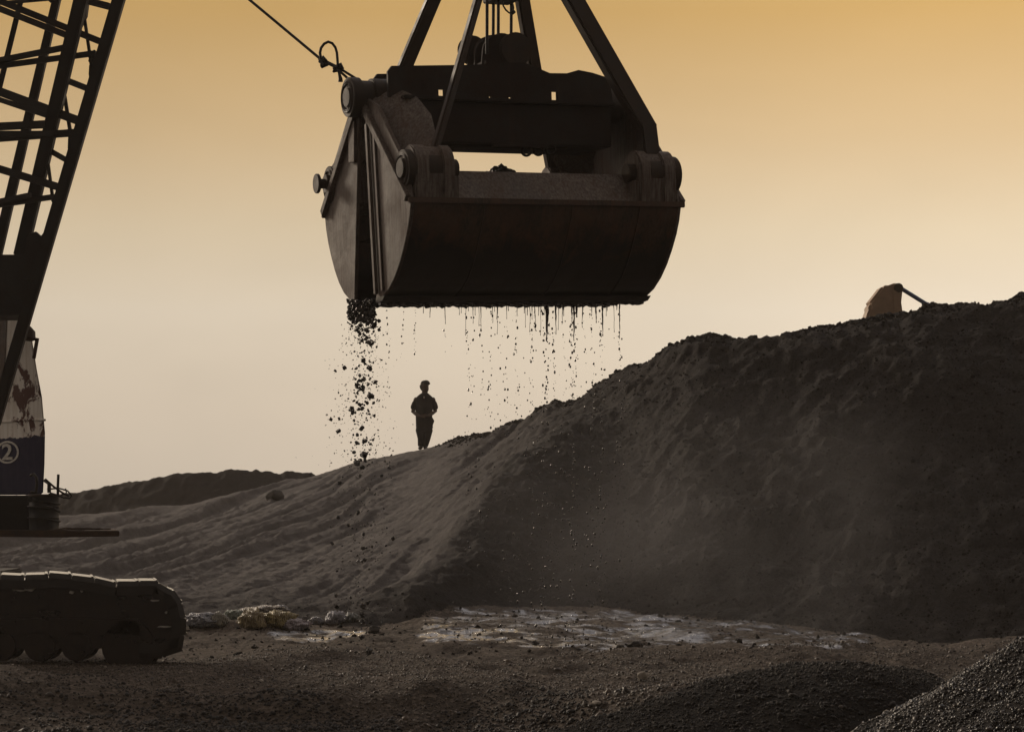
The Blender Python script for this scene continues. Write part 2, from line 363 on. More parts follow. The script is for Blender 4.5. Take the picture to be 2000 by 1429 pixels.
def terrain(px, d, rough=True):
    """height of the quarry ground where the bearing is px (photo column) and the range d; real metres."""
    px = np.asarray(px, float); d = np.asarray(d, float)
    X = (px - 1000) / F * d
    bd = np.interp(px, XS, B_D); ed = np.interp(px, XS, E_D); rd = np.interp(px, list(R_D), list(R_D.values()))
    z = profile(px, d); steep = smooth01((px - 780) / 250)
    if rough:
        onface = smooth01((d - bd - .2) / 2.0) * (1 - smooth01((px - 780) / 260) * 0)
        gentle = smooth01((d - ed) / 1.5) * smooth01((1250 - px) / 350) * (1 - smooth01((d - rd + 1.5) / 2.5) * .75)
        # rills washed down the outwash, running towards the left and the viewer
        wx = fbm(X * .25, d * .07, 31, 3) * 1.7
        ux = X * .975 - (d - 50) * .22 + wx
        al = X * .22 + (d - 50) * .975
        r1 = 1 - 2.2 * np.abs(fbm(ux * .75, al * .03, 41, 2, .5)); r2 = 1 - 2.2 * np.abs(fbm(ux * 1.9, al * .06, 45, 3, .5)); r3 = 1 - 2.2 * np.abs(fbm(ux * 4.6, al * .12, 48, 2, .5))
        fade = .3 + .7 * smooth01(.5 + 1.6 * fbm(X * .3, d * .13, 57, 2))
        z = z + gentle * (.20 * (r1 - .7) + fade * (.12 * (r2 - .7) + .075 * (r3 - .7)))
        hol = smooth01((d - bd) / 1.2) * (1 - smooth01((d - rd + 2.2) / 2.5))
        z = z + hol * (.21 * fbm(X * .45, d * .4, 51, 3) + .085 * fbm(X * 1.5, d * 1.1, 53, 4, .6)) * (.12 + .88 * steep)
        z = z + hol * .10 * fbm(X * 4.5, d * 3.4, 55, 3) * (.4 + .6 * steep)
        # crumbly crest
        cre = np.exp(-((d - rd) / 1.5) ** 2) * smooth01((px - 850) / 300)
        z = z + cre * (.16 * fbm(X * 2.6, d * 1.8, 61, 4, .6))
        # clods and runnels of the wet strip, tyre-churned plateau
        strip = smooth01((d - 25.6 - 1.6 * smooth01((720 - px) / 90)) / 1.2) * (1 - smooth01((d - bd - .4) / 1.2))
        z = z + strip * (.11 * fbm(X * .9, d * 1.1, 71, 4, .6) + .05 * np.maximum(0, fbm(X * 2.4, d * 2.2, 73, 3)))
        pl = (1 - smooth01((d - 26 - 1.9 * smooth01((720 - px) / 90)) / 1)) * (1 - .8 * smooth01((560 - px) / 120) * smooth01((d - 23.2) / 1.2)); z = z - .05 * smooth01((520 - px) / 120) * smooth01((d - 24.2) / .6)
        z = z + pl * (.21 * fbm(X * .42, d * .5, 81, 4) + .05 * fbm(X * 2.6, d * 2.6, 83, 4))
        z = z + .018 * fbm(X * 9, d * 9, 91, 3) * (1 + hol)
    return z

cols = np.arange(-640, 2644, 4.0)
rows = np.concatenate([np.arange(7, 14, .14), np.arange(14, 29, .06), np.arange(29, 43.5, .045), np.arange(43.5, 62.5, .09), np.arange(62.5, 92, .9)])
PX, DD = np.meshgrid(cols, rows)
ZZ = terrain(PX, DD)
VV = np.stack([(PX - 1000) / F * DD, DD, ZZ], -1).reshape(-1, 3)
nr, nc = PX.shape
idx = np.arange(nr * nc).reshape(nr, nc)
Q = np.stack([idx[:-1, :-1], idx[:-1, 1:], idx[1:, 1:], idx[1:, :-1]], -1).reshape(-1, 4)
BD = np.interp(PX, XS, B_D)[:-1, :-1].reshape(-1); isz = (DD[:-1, :-1].reshape(-1) > BD)
def sub_mesh(name, mask, mat):
    q = Q[mask]; u, inv = np.unique(q.ravel(), return_inverse=True)
    return np_mesh(name, VV[u], inv.reshape(-1, 4), mat, True)
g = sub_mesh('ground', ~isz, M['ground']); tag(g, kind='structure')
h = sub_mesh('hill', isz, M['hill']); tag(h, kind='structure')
hx = np.empty(len(h.data.vertices) * 3, np.float32); h.data.vertices.foreach_get('co', hx); hx = hx.reshape(-1, 3)
hp = 1000 + F * hx[:, 0] / hx[:, 1]; hd = hx[:, 1]
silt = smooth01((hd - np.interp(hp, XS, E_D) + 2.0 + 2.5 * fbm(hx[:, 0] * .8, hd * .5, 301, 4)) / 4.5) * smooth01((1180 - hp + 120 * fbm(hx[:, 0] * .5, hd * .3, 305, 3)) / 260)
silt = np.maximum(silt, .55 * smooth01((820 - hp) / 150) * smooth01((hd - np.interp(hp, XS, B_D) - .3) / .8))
for ob in (g, h):
    vx = np.empty(len(ob.data.vertices) * 3, np.float32); ob.data.vertices.foreach_get('co', vx); vx = vx.reshape(-1, 3)
    wp = 1000 + F * vx[:, 0] / vx[:, 1]; wd = vx[:, 1]; wb = np.interp(wp, XS, B_D); wob = .8 * fbm(vx[:, 0] * .9, wd * .9, 401, 3)
    main = smooth01((wd - 26.5 + 1.7 * smooth01((wp - 1000) / 500) + wob) / .9) * smooth01((wb + .5 - wd + wob) / 1.2) * smooth01((wp - 740) / 110) * smooth01((1860 - wp) / 240)
    side = 1.05 * smooth01((wd - 28.2) / .4) * smooth01((29.9 - wd + .5 * wob) / .5) * smooth01((wp - 470) / 80) * smooth01((760 - wp) / 60)
    ob.data.attributes.new('wet', 'FLOAT', 'POINT').data.foreach_set('value', np.maximum(main, side).astype(np.float32))
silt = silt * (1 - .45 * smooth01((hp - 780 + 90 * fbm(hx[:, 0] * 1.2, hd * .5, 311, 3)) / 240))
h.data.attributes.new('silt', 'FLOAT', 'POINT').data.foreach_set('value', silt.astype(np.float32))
# the flat land all round, out to the horizon, tucked under the detailed ground
fl = MB(); n = 48
ring = [(0, -2.5)] + [(r, zc) for r, zc in ((60, -2.5), (140, -2.5), (400, -3), (1200, -4), (3000, -6))]
fv = [(0, 0, -2.5)]; ff = []
for r, zc in ring[1:]:
    for k in range(n): fv.append((r * math.cos(2 * math.pi * k / n), r * math.sin(2 * math.pi * k / n), zc))
for k in range(n): ff.append((0, 1 + k, 1 + (k + 1) % n))
for j in range(len(ring) - 2):
    for k in range(n):
        a = 1 + j * n + k; b = 1 + j * n + (k + 1) % n; ff.append((a, b, b + n, a + n))
fl.add(fv, ff); tag(fl.build('land', M['far'], smooth=60), kind='structure')

# dark ridge beyond the outwash
RX = [-900, -200, 100, 140, 250, 330, 400, 450, 500, 560, 620, 700, 800]
RY = [985, 975, 966, 962, 941, 931, 925, 920, 918, 921, 927, 955, 985]
c2 = np.arange(-700, 800, 4.0); r2 = np.concatenate([np.arange(62, 69.5, .6), np.arange(69.5, 76.5, .08), np.arange(76.5, 92, 1)])
P2, D2 = np.meshgrid(c2, r2)
top = np.interp(P2, RX, RY); zr = zz_at(top, 75.); X2 = (P2 - 1000) / F * D2
t = (D2 - 69.5) / 5.5
Z2 = np.where(D2 < 75, -1.2 + (zr + 1.2) * np.clip(t, 0, 1) ** .8, zr - .1 * (D2 - 75) ** 1.15)
Z2 = Z2 + .10 * fbm(X2 * .8, D2 * .6, 13, 3) * smooth01(t * 3) + .09 * fbm(X2 * 3.2, D2 * 2, 17, 4, .6)
V2 = np.stack([X2, D2, Z2], -1).reshape(-1, 3); a, b = P2.shape; i2 = np.arange(a * b).reshape(a, b)
Q2 = np.stack([i2[:-1, :-1], i2[:-1, 1:], i2[1:, 1:], i2[1:, :-1]], -1).reshape(-1, 4)
tag(np_mesh('ridge', V2, Q2, M['far'], True), kind='structure')

# the two gravel heaps in front
def heap(name, cx, cy, apex, slope, base, seed, rx=1.0, round_=.35, label=None):
    s = .05
    R = (apex - base) / slope + .5
    xs = np.arange(cx - R * rx, cx + R * rx + s, s); ys = np.arange(cy - R, cy + R + s, s)
    Xg, Yg = np.meshgrid(xs, ys)
    r = np.sqrt(((Xg - cx) / rx) ** 2 + (Yg - cy) ** 2)
    z = heap_z(Xg, Yg, cx, cy, apex, slope, base, seed, rx, round_)
    V = np.stack([Xg, Yg, z], -1).reshape(-1, 3); i = np.arange(Xg.size).reshape(Xg.shape)
    q = np.stack([i[:-1, :-1], i[:-1, 1:], i[1:, 1:], i[1:, :-1]], -1).reshape(-1, 4)
    keep = (r[:-1, :-1] < R - .1).reshape(-1); q = q[keep]; u, inv = np.unique(q.ravel(), return_inverse=True)
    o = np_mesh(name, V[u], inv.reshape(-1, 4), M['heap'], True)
    return tag(o, label, 'gravel heap', 'gravel heaps in the foreground', 'structure')
def heap_z(X, Y, cx, cy, apex, slope, base, seed, rx, round_):
    r = np.sqrt(((X - cx) / rx) ** 2 + (Y - cy) ** 2)
    rr = np.sqrt(r * r + round_ * round_) - round_
    return np.maximum(apex - slope * rr, base - .3) + .10 * fbm(X * 1.1, Y * 1.1, seed, 4) + .02 * fbm(X * 7, Y * 7, seed + 5, 3)
H1 = (2.30, 17.6, .46, .50, -1.2, 201, 1.3, .8)
H2 = (4.25, 12.2, 1.87, .65, -1.3, 221, 1.0, .3)
heap('gravel_heap', *H1, label='low dark rounded gravel heap in front of the wet strip')
heap('gravel_heap', *H2, label='tall gravel heap with a glinting crest filling the lower right corner')

# ------------------------------------------------------------------ loose stones
ICO = bmesh.new(); bmesh.ops.create_icosphere(ICO, subdivisions=1, radius=1.0)
IV = np.array([v.co[:] for v in ICO.verts]); IF = np.array([[v.index for v in f.verts] for f in ICO.faces]); ICO.free()
def stones(name, P, size, mat, flat=.62):
    N = len(P); T = []
    for k in range(24):
        s = IV * RNG.uniform(.62, 1.2, (len(IV), 1)) * np.array([1, RNG.uniform(.6, .95), RNG.uniform(.4, flat + .2)]); T.append(s)
    T = np.array(T)
    k = RNG.integers(0, 24, N)
    q = RNG.normal(size=(N, 4)); q[:, 1:3] *= .45; q /= np.linalg.norm(q, axis=1, keepdims=True)
    w, x, y, z = q.T
    R = np.stack([1 - 2 * (y * y + z * z), 2 * (x * y - z * w), 2 * (x * z + y * w), 2 * (x * y + z * w), 1 - 2 * (x * x + z * z), 2 * (y * z - x * w), 2 * (x * z - y * w), 2 * (y * z + x * w), 1 - 2 * (x * x + y * y)], -1).reshape(N, 3, 3)
    V = np.einsum('nij,nvj->nvi', R, T[k]) * size[:, None, None] + P[:, None, :]
    Fc = IF[None] + (np.arange(N) * len(IV))[:, None, None]
    return np_mesh(name, V.reshape(-1, 3), Fc.reshape(-1, 3), mat)
def on_ground(px, d): return np.stack([(px - 1000) / F * d, d, terrain(px, d)], -1)
N = 100000
px = RNG.uniform(-150, 2150, N); py = RNG.uniform(1278, 1440, N); d = F * CAMZ / (py - YH)
keep = ~((px < 420) & (d < 22.6) & (d > 20.9) & (RNG.uniform(size=N) < .55 * smooth01((330 - px) / 150)))
px, d = px[keep], d[keep]
P = on_ground(px, d)
s = np.exp(RNG.normal(-4.7, .42, len(P)) + .38 * smooth01((22.4 - d) / 1.0)); P[:, 2] += s * .15
near = (d + 1.2 * fbm(px * .006, d * .7, 501, 3) < 22.2) & (px < 1150)  # bank sloping towards the viewer: its shade is put into the stone colour
tag(stones('gravel', P[~near], s[~near], M['stone']), 'loose grey brown gravel scattered over the flat ground', 'gravel', kind='stuff')
tag(stones('gravel', P[near], s[near] * 1.15, M['dark_stone']), 'coarse gravel on the bank at the bottom left, slope shade painted in', 'gravel', kind='stuff')
def heap_stones(H, n, m0, sd, nm, lab, sp_=3.5, mt='dark_stone'):
    x = RNG.uniform(H[0] - 3.2 * H[6], H[0] + 3.2 * H[6], n * 3); y = RNG.uniform(H[1] - sp_, H[1] + 1.6, n * 3)
    z = heap_z(x, y, *H)
    k = (np.abs(x / y - .04) < .34) & (z > H[4] + .1); x, y, z = x[k][:n], y[k][:n], z[k][:n]
    s = np.exp(RNG.normal(m0, sd, len(x)))
    tag(stones(nm, np.stack([x, y, z + s * .15], -1), s, M[mt]), lab, 'gravel', kind='stuff')
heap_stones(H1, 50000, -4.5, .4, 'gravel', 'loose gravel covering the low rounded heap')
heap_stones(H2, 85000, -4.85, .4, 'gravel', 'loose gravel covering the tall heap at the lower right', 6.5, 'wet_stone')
# crumbs along the hill crest and on its face
N = 9000
px = RNG.uniform(850, 2100, N); rd = np.interp(px, list(R_D), list(R_D.values()))
d = rd - np.abs(RNG.normal(0, .6, N)); P = on_ground(px, d); s = np.exp(RNG.normal(-3.55, .45, N))
px2 = RNG.uniform(1150, 2100, 9000); d2 = np.interp(px2, XS, B_D) + RNG.uniform(-.3, 10, 9000); Pb = on_ground(px2, d2); s2 = np.exp(RNG.normal(-3.6, .4, 9000))
px3 = RNG.uniform(350, 2000, 1500); d3 = RNG.uniform(26.0, 32, 1500); Pc = on_ground(px3, d3); s3 = np.exp(RNG.normal(-3.5, .5, 1500))
s = s * .8; s2 = s2 * .55; s3 = s3 * .5
tag(stones('earth_crumbs', np.concatenate([P, Pb, Pc]), np.concatenate([s, s2, s3]), M['heap']), 'crumbs of dark earth strewn over the stockpile', 'earth', kind='stuff')

# ------------------------------------------------------------------ grab bucket
A_, R_ = math.radians(25), math.radians(2)
Wv = Vector((math.cos(A_) * math.cos(R_), math.sin(A_) * math.cos(R_), math.sin(R_))); Dv = Vector((math.sin(A_), -math.cos(A_), 0))
Zv = Wv.cross(-Dv)
GC = at(980, 590, 22.0)
GM = Matrix((Wv, -Dv, Zv)).transposed().to_4x4(); GM.translation = GC; GI = GM.inverted()
def gl(px, py, y0):                        # measured pixel on the grab's plane local y = y0
    o = GI @ Vector((0, 0, CAMZ)); p = GI @ at(px, py, 10.0); dv = p - o
    return o + dv * ((y0 - o.y) / dv.y)
grab = empty('grab_bucket', (0, 0, 0), 'huge rusty clamshell grab bucket hanging from ropes and dripping mud', 'grab bucket')
grab.matrix_basis = GM
H = 1.30
PROF = [(-.20, 0.0), (-.34, .02), (-.50, .08), (-.64, .17), (-.76, .28), (-.86, .40), (-.95, .53), (-1.01, .65), (-1.05, .78)]
def jaw(sign):
    def T(p):                               # near jaw as is; the far one mirrored and swung a little further open
        x, y, z = p
        if sign < 0: return Vector((x, y, z))
        y = -.88 * y; th = math.radians(5); zz = z - 1.75
        return Vector((x, y * math.cos(th) - zz * math.sin(th), 1.75 + zz * math.cos(th) + y * math.sin(th)))
    def tb(mb): mb.v = [T(p) for p in mb.v]; return mb
    sh = MB(); t = .03
    outer = []
    for (a, b) in zip(PROF[:-1], PROF[1:]): outer += [(a[0] + (b[0] - a[0]) * k / 3, a[1] + (b[1] - a[1]) * k / 3) for k in range(3)]
    outer.append(PROF[-1]); nx = 60
    for k in range(nx):
        x0, x1 = -H + .03 + (2 * H - .06) * k / nx, -H + .03 + (2 * H - .06) * (k + 1) / nx
        for (a, b) in zip(outer[:-1], outer[1:]):
            w = lambda x, p: (x, p[0] + .022 * mnoise.noise(Vector((x * 1.7, p[1] * 2.2, 3 + sign))) + .008 * mnoise.noise(Vector((x * 6, p[1] * 6, 9 + sign))), p[1])
            sh.add([w(x0, a), w(x1, a), w(x1, b), w(x0, b)], [(0, 1, 2, 3)])
            ia, ib = (a[0] + t, a[1] + t * .5), (b[0] + t, b[1] + t * .5)
            sh.add([w(x0, ia), w(x1, ia), w(x1, ib), w(x0, ib)], [(3, 2, 1, 0)])
    for xs_ in (-.62, .22, .88): sh.tube([(xs_ + .006 * math.sin(9 * z), y - .006, z) for y, z in PROF], .006, 6)
    J = tb(sh).build('jaw', M['shell'], grab, smooth=50)
    # end plates: seam edge, curved bottom, front corner, lip and the climb to the hinge
    for sx in (-1, 1):
        pl = MB()
        poly = [(-.20, .0)] + PROF[1:] + [(-1.0, .92), (-.93, 1.12), (-.72, 1.32), (-.36, 1.68), (-.12, 1.78), (-.06, 1.72), (-.10, 1.3), (-.14, .8)]
        x0 = sx * H
        pl.prism([(x0, y, z) for y, z in poly], (-sx * .035, 0, 0))
        tb(pl).build('end_plate', M['plate'], J, bevel=.006)
        st = MB()
        st.bar((x0 + sx * .02, -.10, 1.70), (x0 + sx * .02, -1.03, .80), .07, .05, (1, 0, 0))
        tb(st).build('stiffener', M['plate'], J, bevel=.006)
        st = MB()
        st.box((x0 + sx * .022, -.205, .80), (.03, .05, 1.50), Matrix.Rotation(math.radians(-3.4), 3, 'X'))
        st.box((x0 + sx * .012, -.33, .80), (.016, .045, 1.46), Matrix.Rotation(math.radians(-3.4), 3, 'X'))
        if sign < 0: tb(st).build('edge_bar', M['plate'], J, bevel=.005)
        else: st = MB(); st.box((x0 + sx * .015, -.20, 1.42), (.03, .16, .36)); tb(st).build('edge_bar', M['plate'], J, bevel=.005)
        # sloping corner plate from the end plate in towards the beam
        cp = MB()
        if sx > 0 and sign < 0:
            cp.prism([(1.235, y, z) for y, z in ((.20, 1.80), (.52, 1.42), (.46, 1.05), (.10, .79), (-.95, .80), (-.98, 1.1), (-.62, 1.50), (-.3, 1.80))], (.02, 0, 0))
        else:
            q = [(sx * (H - .04), -.08, 1.83), (sx * (H - .04), -1.02, .82), (sx * .95, -.90, 1.24), (sx * .90, -.62, 1.58), (sx * .93, -.40, 1.76), (sx * 1.0, -.25, 1.84)]
            cp.prism(q, (sx * .01, .025, 0))
        tb(cp).build('corner_plate', M['plate'], J, bevel=.004)
        # pivot bracket: two cheeks with rounded tops around the arm's eye, and its pin
        br = MB()
        poly = [(-1.05, .79), (-1.075, 1.02)] + [(-.90 - .18 * math.cos(a), 1.06 + .215 * math.sin(a)) for a in [i * math.pi / 12 for i in range(1, 12)]] + [(-.715, 1.02), (-.70, .90), (-.80, .80)]
        br.prism([(sx * 1.25, y, z) for y, z in poly], (-sx * .13, 0, 0)); br.prism([(sx * 1.00, y, z) for y, z in poly], (-sx * .11, 0, 0))
        br.prism([(sx * 1.13, .985 * y, z - .012) for y, z in poly], (-sx * .14, 0, 0))
        br.prism([(sx * 1.15, y, z) for y, z in [(-1.03, .80), (-1.035, 1.0), (-.8, 1.0), (-.8, .80)]], (-sx * .31, 0, 0))
        tb(br).build('pivot_bracket', M['plate'], J, bevel=.012, smooth=40)
        pn = MB()
        pn.cyl((sx * .82, -.92, 1.07), (sx * 1.34, -.92, 1.07), .085, 24); pn.cyl((sx * 1.24, -.90, 1.06), (sx * 1.31, -.90, 1.06), .17, 32); pn.torus((sx * 1.31, -.90, 1.06), .13, .014, (1, 0, 0))
        if sign > 0 and sx < 0: pn.cyl((-1.34, -.92, 1.07), (-1.40, -.92, 1.07), .045, 16); pn.cyl((-1.40, -.92, 1.07), (-1.43, -.92, 1.07), .09, 20)
        tb(pn).build('pivot_pin', M['arm'], J, smooth=40, bevel=.008)
    lp = MB()
    lp.prism([(-H + .04, y, z) for y, z in ((-1.045, .78), (-.84, 1.07), (-.82, 1.06), (-1.02, .765))], (2 * H - .08, 0, 0))
    tb(lp).build('lip_plate', M['plate'], J, bevel=.004)
    rm = MB(); rm.box((0, -1.058, .785), (2 * H + .05, .035, .05)); tb(rm).build('rim_bar', M['shell'], J, bevel=.006)
    ce = MB(); ce.prism([(-H - .01, y, z) for y, z in ((-.17, -.035), (-.36, -.012), (-.42, .028), (-.22, .03))], (2 * H + .02, 0, 0)); tb(ce).build('cutting_edge', M['shell'], J, bevel=.004)
    mc = MB(); nn_ = 130; mc.tube([(-H + 2 * H * k / nn_, -.27 + .03 * mnoise.noise(Vector((k * .13, 1, sign))), -.028 + .012 * mnoise.noise(Vector((k * .31, 5, sign)))) for k in range(nn_ + 1)], .02, 7, [max(.006, .019 + .022 * mnoise.noise(Vector((k * .42, 2, sign * 3))) + .012 * mnoise.noise(Vector((k * 1.1, 7, sign)))) for k in range(nn_ + 1)]); tb(mc).build('mud_crust', M['mud'], J, smooth=70)
    return J
jaw(-1); jaw(1)
# cross beam: box girder below, pair of profiled plates with holes above
bmz = MB(); bmz.box((-.015, 0, 1.565), (2.05, .62, .36)); bmz.box((-.01, -.02, 1.765), (2.08, .72, .035)); bmz.box((.0, -.1, 1.372), (1.2, .3, .03))
beam = bmz.build('cross_beam', M['beam'], grab, bevel=.01)
def plate_with_holes(y, hole, sh_):
    topz = [(-1.03, 2.0), (-.99, 2.05), (-.2, 2.09), (.1, 2.12), (.30, 2.13), (.42, 2.09), (.55, 2.045), (.72, 2.05), (.84, 2.085), (.98, 2.065), (1.10, 2.035), (1.16, 2.0), (1.18, 1.80)]
    p = MB(); tx = [x for x, z in topz]; tz = [z for x, z in topz]
    xs = sorted(set([-1.03, 1.18] + [e for h_ in hole for e in h_] + tx))
    for a, b in zip(xs[:-1], xs[1:]):
        za, zb = np.interp(a, tx, tz), np.interp(b, tx, tz); lo = 1.775
        for (ha, hb), (h0, h1) in hole.items():
            if a >= ha - 1e-6 and b <= hb + 1e-6:
                p.prism([(a, y, lo), (b, y, lo), (b, y, h0), (a, y, h0)], (0, .03, 0)); lo = h1
        p.prism([(a, y, lo), (b, y, lo), (b, y, zb), (a, y, za)], (0, .03, 0))
    p.v = [Vector((v.x + sh_, v.y, v.z)) for v in p.v]
    return p
plate_with_holes(-.24, {(-.56, -.50): (1.79, 1.86), (.56, .615): (1.79, 1.88), (-.07, -.04): (1.785, 1.815), (.13, .16): (1.785, 1.815)}, -.11).build('beam_plate', M['beam'], beam)
plate_with_holes(.20, {(-.40, -.22): (1.79, 1.99), (.70, .90): (1.79, 1.99), (.10, .42): (1.785, 1.92)}, -.07).build('beam_plate', M['beam'], beam)
cv = MB(); cv.box((-.02, 0, 2.02), (.9, .40, .05)); cv.box((-.85, .0, 2.0), (.3, .4, .04)); cv.box((.88, 0, 1.98), (.3, .4, .04)); cv.build('cover', M['beam'], beam, bevel=.008)
lg = MB()
for k in range(3): lg.torus((.17 + .12 * k, -.26, 1.335 + .008 * k), .042, .012, (.4, 1, .3 * k))
lg.box((.1, -.28, 1.378), (.55, .06, .03)); lg.build('chain_lug', M['beam'], beam, smooth=60)
# hinge bosses and shaft at both ends
for sx in (-1, 1):
    hb = MB()
    hb.cyl((sx * 1.02, 0, 1.80), (sx * 1.22, 0, 1.80), .17, 32); hb.cyl((sx * 1.22, 0, 1.80), (sx * 1.36, 0, 1.80), .15, 32)
    hb.cyl((sx * 1.33, 0, 1.80), (sx * (1.43 if sx < 0 else 1.37), 0, 1.80), .175 if sx < 0 else .15, 32)
    if sx < 0: hb.torus((-1.43, 0, 1.80), .125, .018, (1, 0, 0)); hb.cyl((-1.43, 0, 1.80), (-1.445, 0, 1.80), .09, 24)
    hb.build('hinge_boss', M['arm'], grab, smooth=40, bevel=.012)
# sheave block on the beam: cheeks and three sheaves
sb = MB()
for y in (-.16, .0, .16):
    poly = [(-.20, 2.08)] + [(.02 - .20 * math.cos(a), 2.24 + .15 * math.sin(a)) for a in [i * math.pi / 10 for i in range(0, 11)]] + [(.22, 2.08)]
    sb.prism([(x, y, z) for x, z in poly], (0, .03, 0))
sb.box((.02, 0, 2.12), (.40, .42, .05)); sb.box((.17, -.1, 2.16), (.10, .1, .09))
blk = sb.build('sheave_block', M['beam'], grab, bevel=.006)
for y, r, x, z in ((-.075, .17, .04, 2.24), (.085, .17, .02, 2.25), (.21, .13, -.12, 2.30), (-.2, .15, .12, 2.25)):
    w = MB(); w.tube([(x, y - .035, z), (x, y - .012, z), (x, y + .012, z), (x, y + .035, z)], r, 30, [r, r * .86, r * .86, r]); w.build('sheave', M['arm'], blk, smooth=40)
# four arms up to the head
def arm(b0, b1, w, hgt, eye, bend=None, up=(0, 1, 0)):
    a = MB(); pts = [Vector(b0), Vector(b1)]
    if bend: pts.insert(1, Vector(bend))
    for p, q in zip(pts[:-1], pts[1:]): dq = (q - p).normalized() * .045; a.bar(p - dq, q + dq, w, hgt, up)
    o = a.build('arm', M['arm'], grab, bevel=.018, smooth=35)
    e = MB(); e.cyl(Vector(eye) - Vector((.10, 0, 0)), Vector(eye) + Vector((.10, 0, 0)), .15, 28); e.build('arm_eye', M['arm'], o, smooth=40, bevel=.015)
    return o
arm((-1.06, -.92, 1.10), gl(990, -200, -.2), .062, .10, (-1.085, -.92, 1.07), gl(872, 215, -.80))
arm((1.08, -.92, 1.08), gl(1005, -200, -.2), .165, .13, (1.085, -.92, 1.07), gl(1262, 250, -.86))
arm((-1.06, .84, 1.12), gl(930, -200, .2), .125, .10, (-1.085, .86, 1.07))
arm((1.02, .86, 1.12), gl(986, -200, .2), .125, .10, (1.085, .86, 1.07), gl(1044, 140, .66))
hd = MB(); c = gl(985, -215, 0); hd.box(c, (.7, .62, .34)); hd.cyl(c + Vector((-.2, -.36, .1)), c + Vector((-.2, .36, .1)), .3, 28); hd.cyl(c + Vector((.2, -.36, .1)), c + Vector((.2, .36, .1)), .3, 28)
c1 = gl(981, -8, -.02); hd.box(c1, (.26, .3, .11)); hd.bar(c1, c, .08, .08)
hd.build('head', M['arm'], grab, smooth=40, bevel=.01)
wl = MB(); wl.tube([gl(x, y, -.2) for x, y in ((981, 2), (983, 12), (988, 20), (995, 26), (1001, 24), (1003, 16), (1001, 6))], .008, 6); wl.cyl(gl(1000, 22, -.2), gl(1004, 27, -.2), .022, 10)
wl.build('wire_end', M['rope'], grab)
# hoist ropes
for i, (x0, x1, yb, yy, lab) in enumerate(((952, 951, 96, -.2, 'leftmost of the four wire ropes running down into the sheave block'), (965, 963, 88, .085, 'second wire rope from the left entering the sheave block'), (974, 973, 90, -.075, 'third wire rope from the left entering the sheave block'), (1000, 998, 86, .05, 'rightmost wire rope of the four, with a frayed end beside it'))):
    r = MB(); r.tube([GM @ gl(x0, -190, yy), GM @ gl((x0 + x1) / 2, -40, yy), GM @ gl(x1, yb + 10, yy)], .0145, 10)
    r.v = r.v
    tag(r.build('hoist_rope', M['rope'], smooth=60), lab, 'rope', 'hoist ropes of the grab')
# gravel inside
def load_z(x, y): return .60 + .60 * math.exp(-(x / .42) ** 2 - (y / .55) ** 2) + .02 * math.sin(9 * x) * math.cos(7 * y)
gp = []
for k in range(1500):
    x = random.gauss(0, .32); y = random.gauss(-.05, .26); gp.append(GM @ Vector((x, y, load_z(x, y) + random.uniform(-.005, .015))))
gp = np.array([p[:] for p in gp])
tag(stones('gravel_load', gp, np.exp(RNG.normal(-4.0, .35, len(gp))), M['clod']), 'dark gravel heaped inside the open grab bucket', 'gravel', kind='stuff')
lb = MB(); nn = 28; lv = []
for i in range(nn + 1):
    for j in range(nn + 1):
        x = -1.15 + 2.3 * i / nn; y = -.75 + 1.5 * j / nn
        lv.append(GM @ Vector((x, y, load_z(x, y))))
lb.add(lv, [(i * (nn + 1) + j, (i + 1) * (nn + 1) + j, (i + 1) * (nn + 1) + j + 1, i * (nn + 1) + j + 1) for i in range(nn) for j in range(nn)])
tag(lb.build('gravel_mass', M['clod'], smooth=60), 'bulk of the wet gravel filling the grab bucket', 'gravel', kind='stuff')

# tag line with its knots and loop
TY = 21.45
k1, k2, k3 = at(630, 119, TY + .05), at(659, 133, TY), at(696, 160, TY - .02)
tl = MB(); far = at(250, -202, TY + 1.2)
tl.tube([far, far.lerp(k1, .5) - Vector((0, 0, .01)), k1, k2], .0125, 10)
tl.tube([k1 + Vector((0, .01, .012)), k2 + Vector((0, .01, .01)), k3 + Vector((.01, 0, .02))], .0115, 8)
tl.tube([k2 + Vector((0, 0, -.01)), k3 + Vector((-.02, 0, -.02))], .0115, 8)
tl.tube([at(x, y, TY - .03) for x, y in ((627, 116), (625, 104), (627, 94), (633, 86), (641, 82), (649, 85), (655, 93), (658, 103), (659, 115), (660, 130))], .0125, 8)
tl.tube([at(x, y, TY - .03) for x, y in ((661, 136), (663, 146), (665, 154), (665, 160))], .012, 8, [.012, .013, .018, .022])
trope = tag(tl.build('tag_line', M['rope'], smooth=60), 'thin dark tag line with a knotted loop leading off from the grab', 'rope')
for c0, pts in ((k1, ((-5, -4), (0, 4), (6, 0), (2, -7), (-4, 2), (4, 8), (9, 6), (-3, 10))), (k2, ((-7, 2), (0, -3), (7, -5), (9, -1), (1, 4), (-6, 5), (-2, -2)))):
    kk = MB(); s = TY / F
    kk.tube([c0 + Vector((x * s, random.uniform(-.03, .03), -y * s)) for x, y in pts], .021, 8); kk.build('knot', M['rope'], trope, smooth=60)

# ------------------------------------------------------------------ crawler crane
cz = terrain(-150., 25.5, False)
crane = empty('crawler_crane', (-6.0, 25.6, 0), 'old crawler crane at the left with lattice boom and white over blue housing', 'crane')
def ln(p0, p1, y0, y1):
    a = at(p0[0], p0[1], y0); b = at(p1[0], p1[1], y1); return a, b
AX = Vector((-.195, 1, 0)).normalized()
foot = MB()
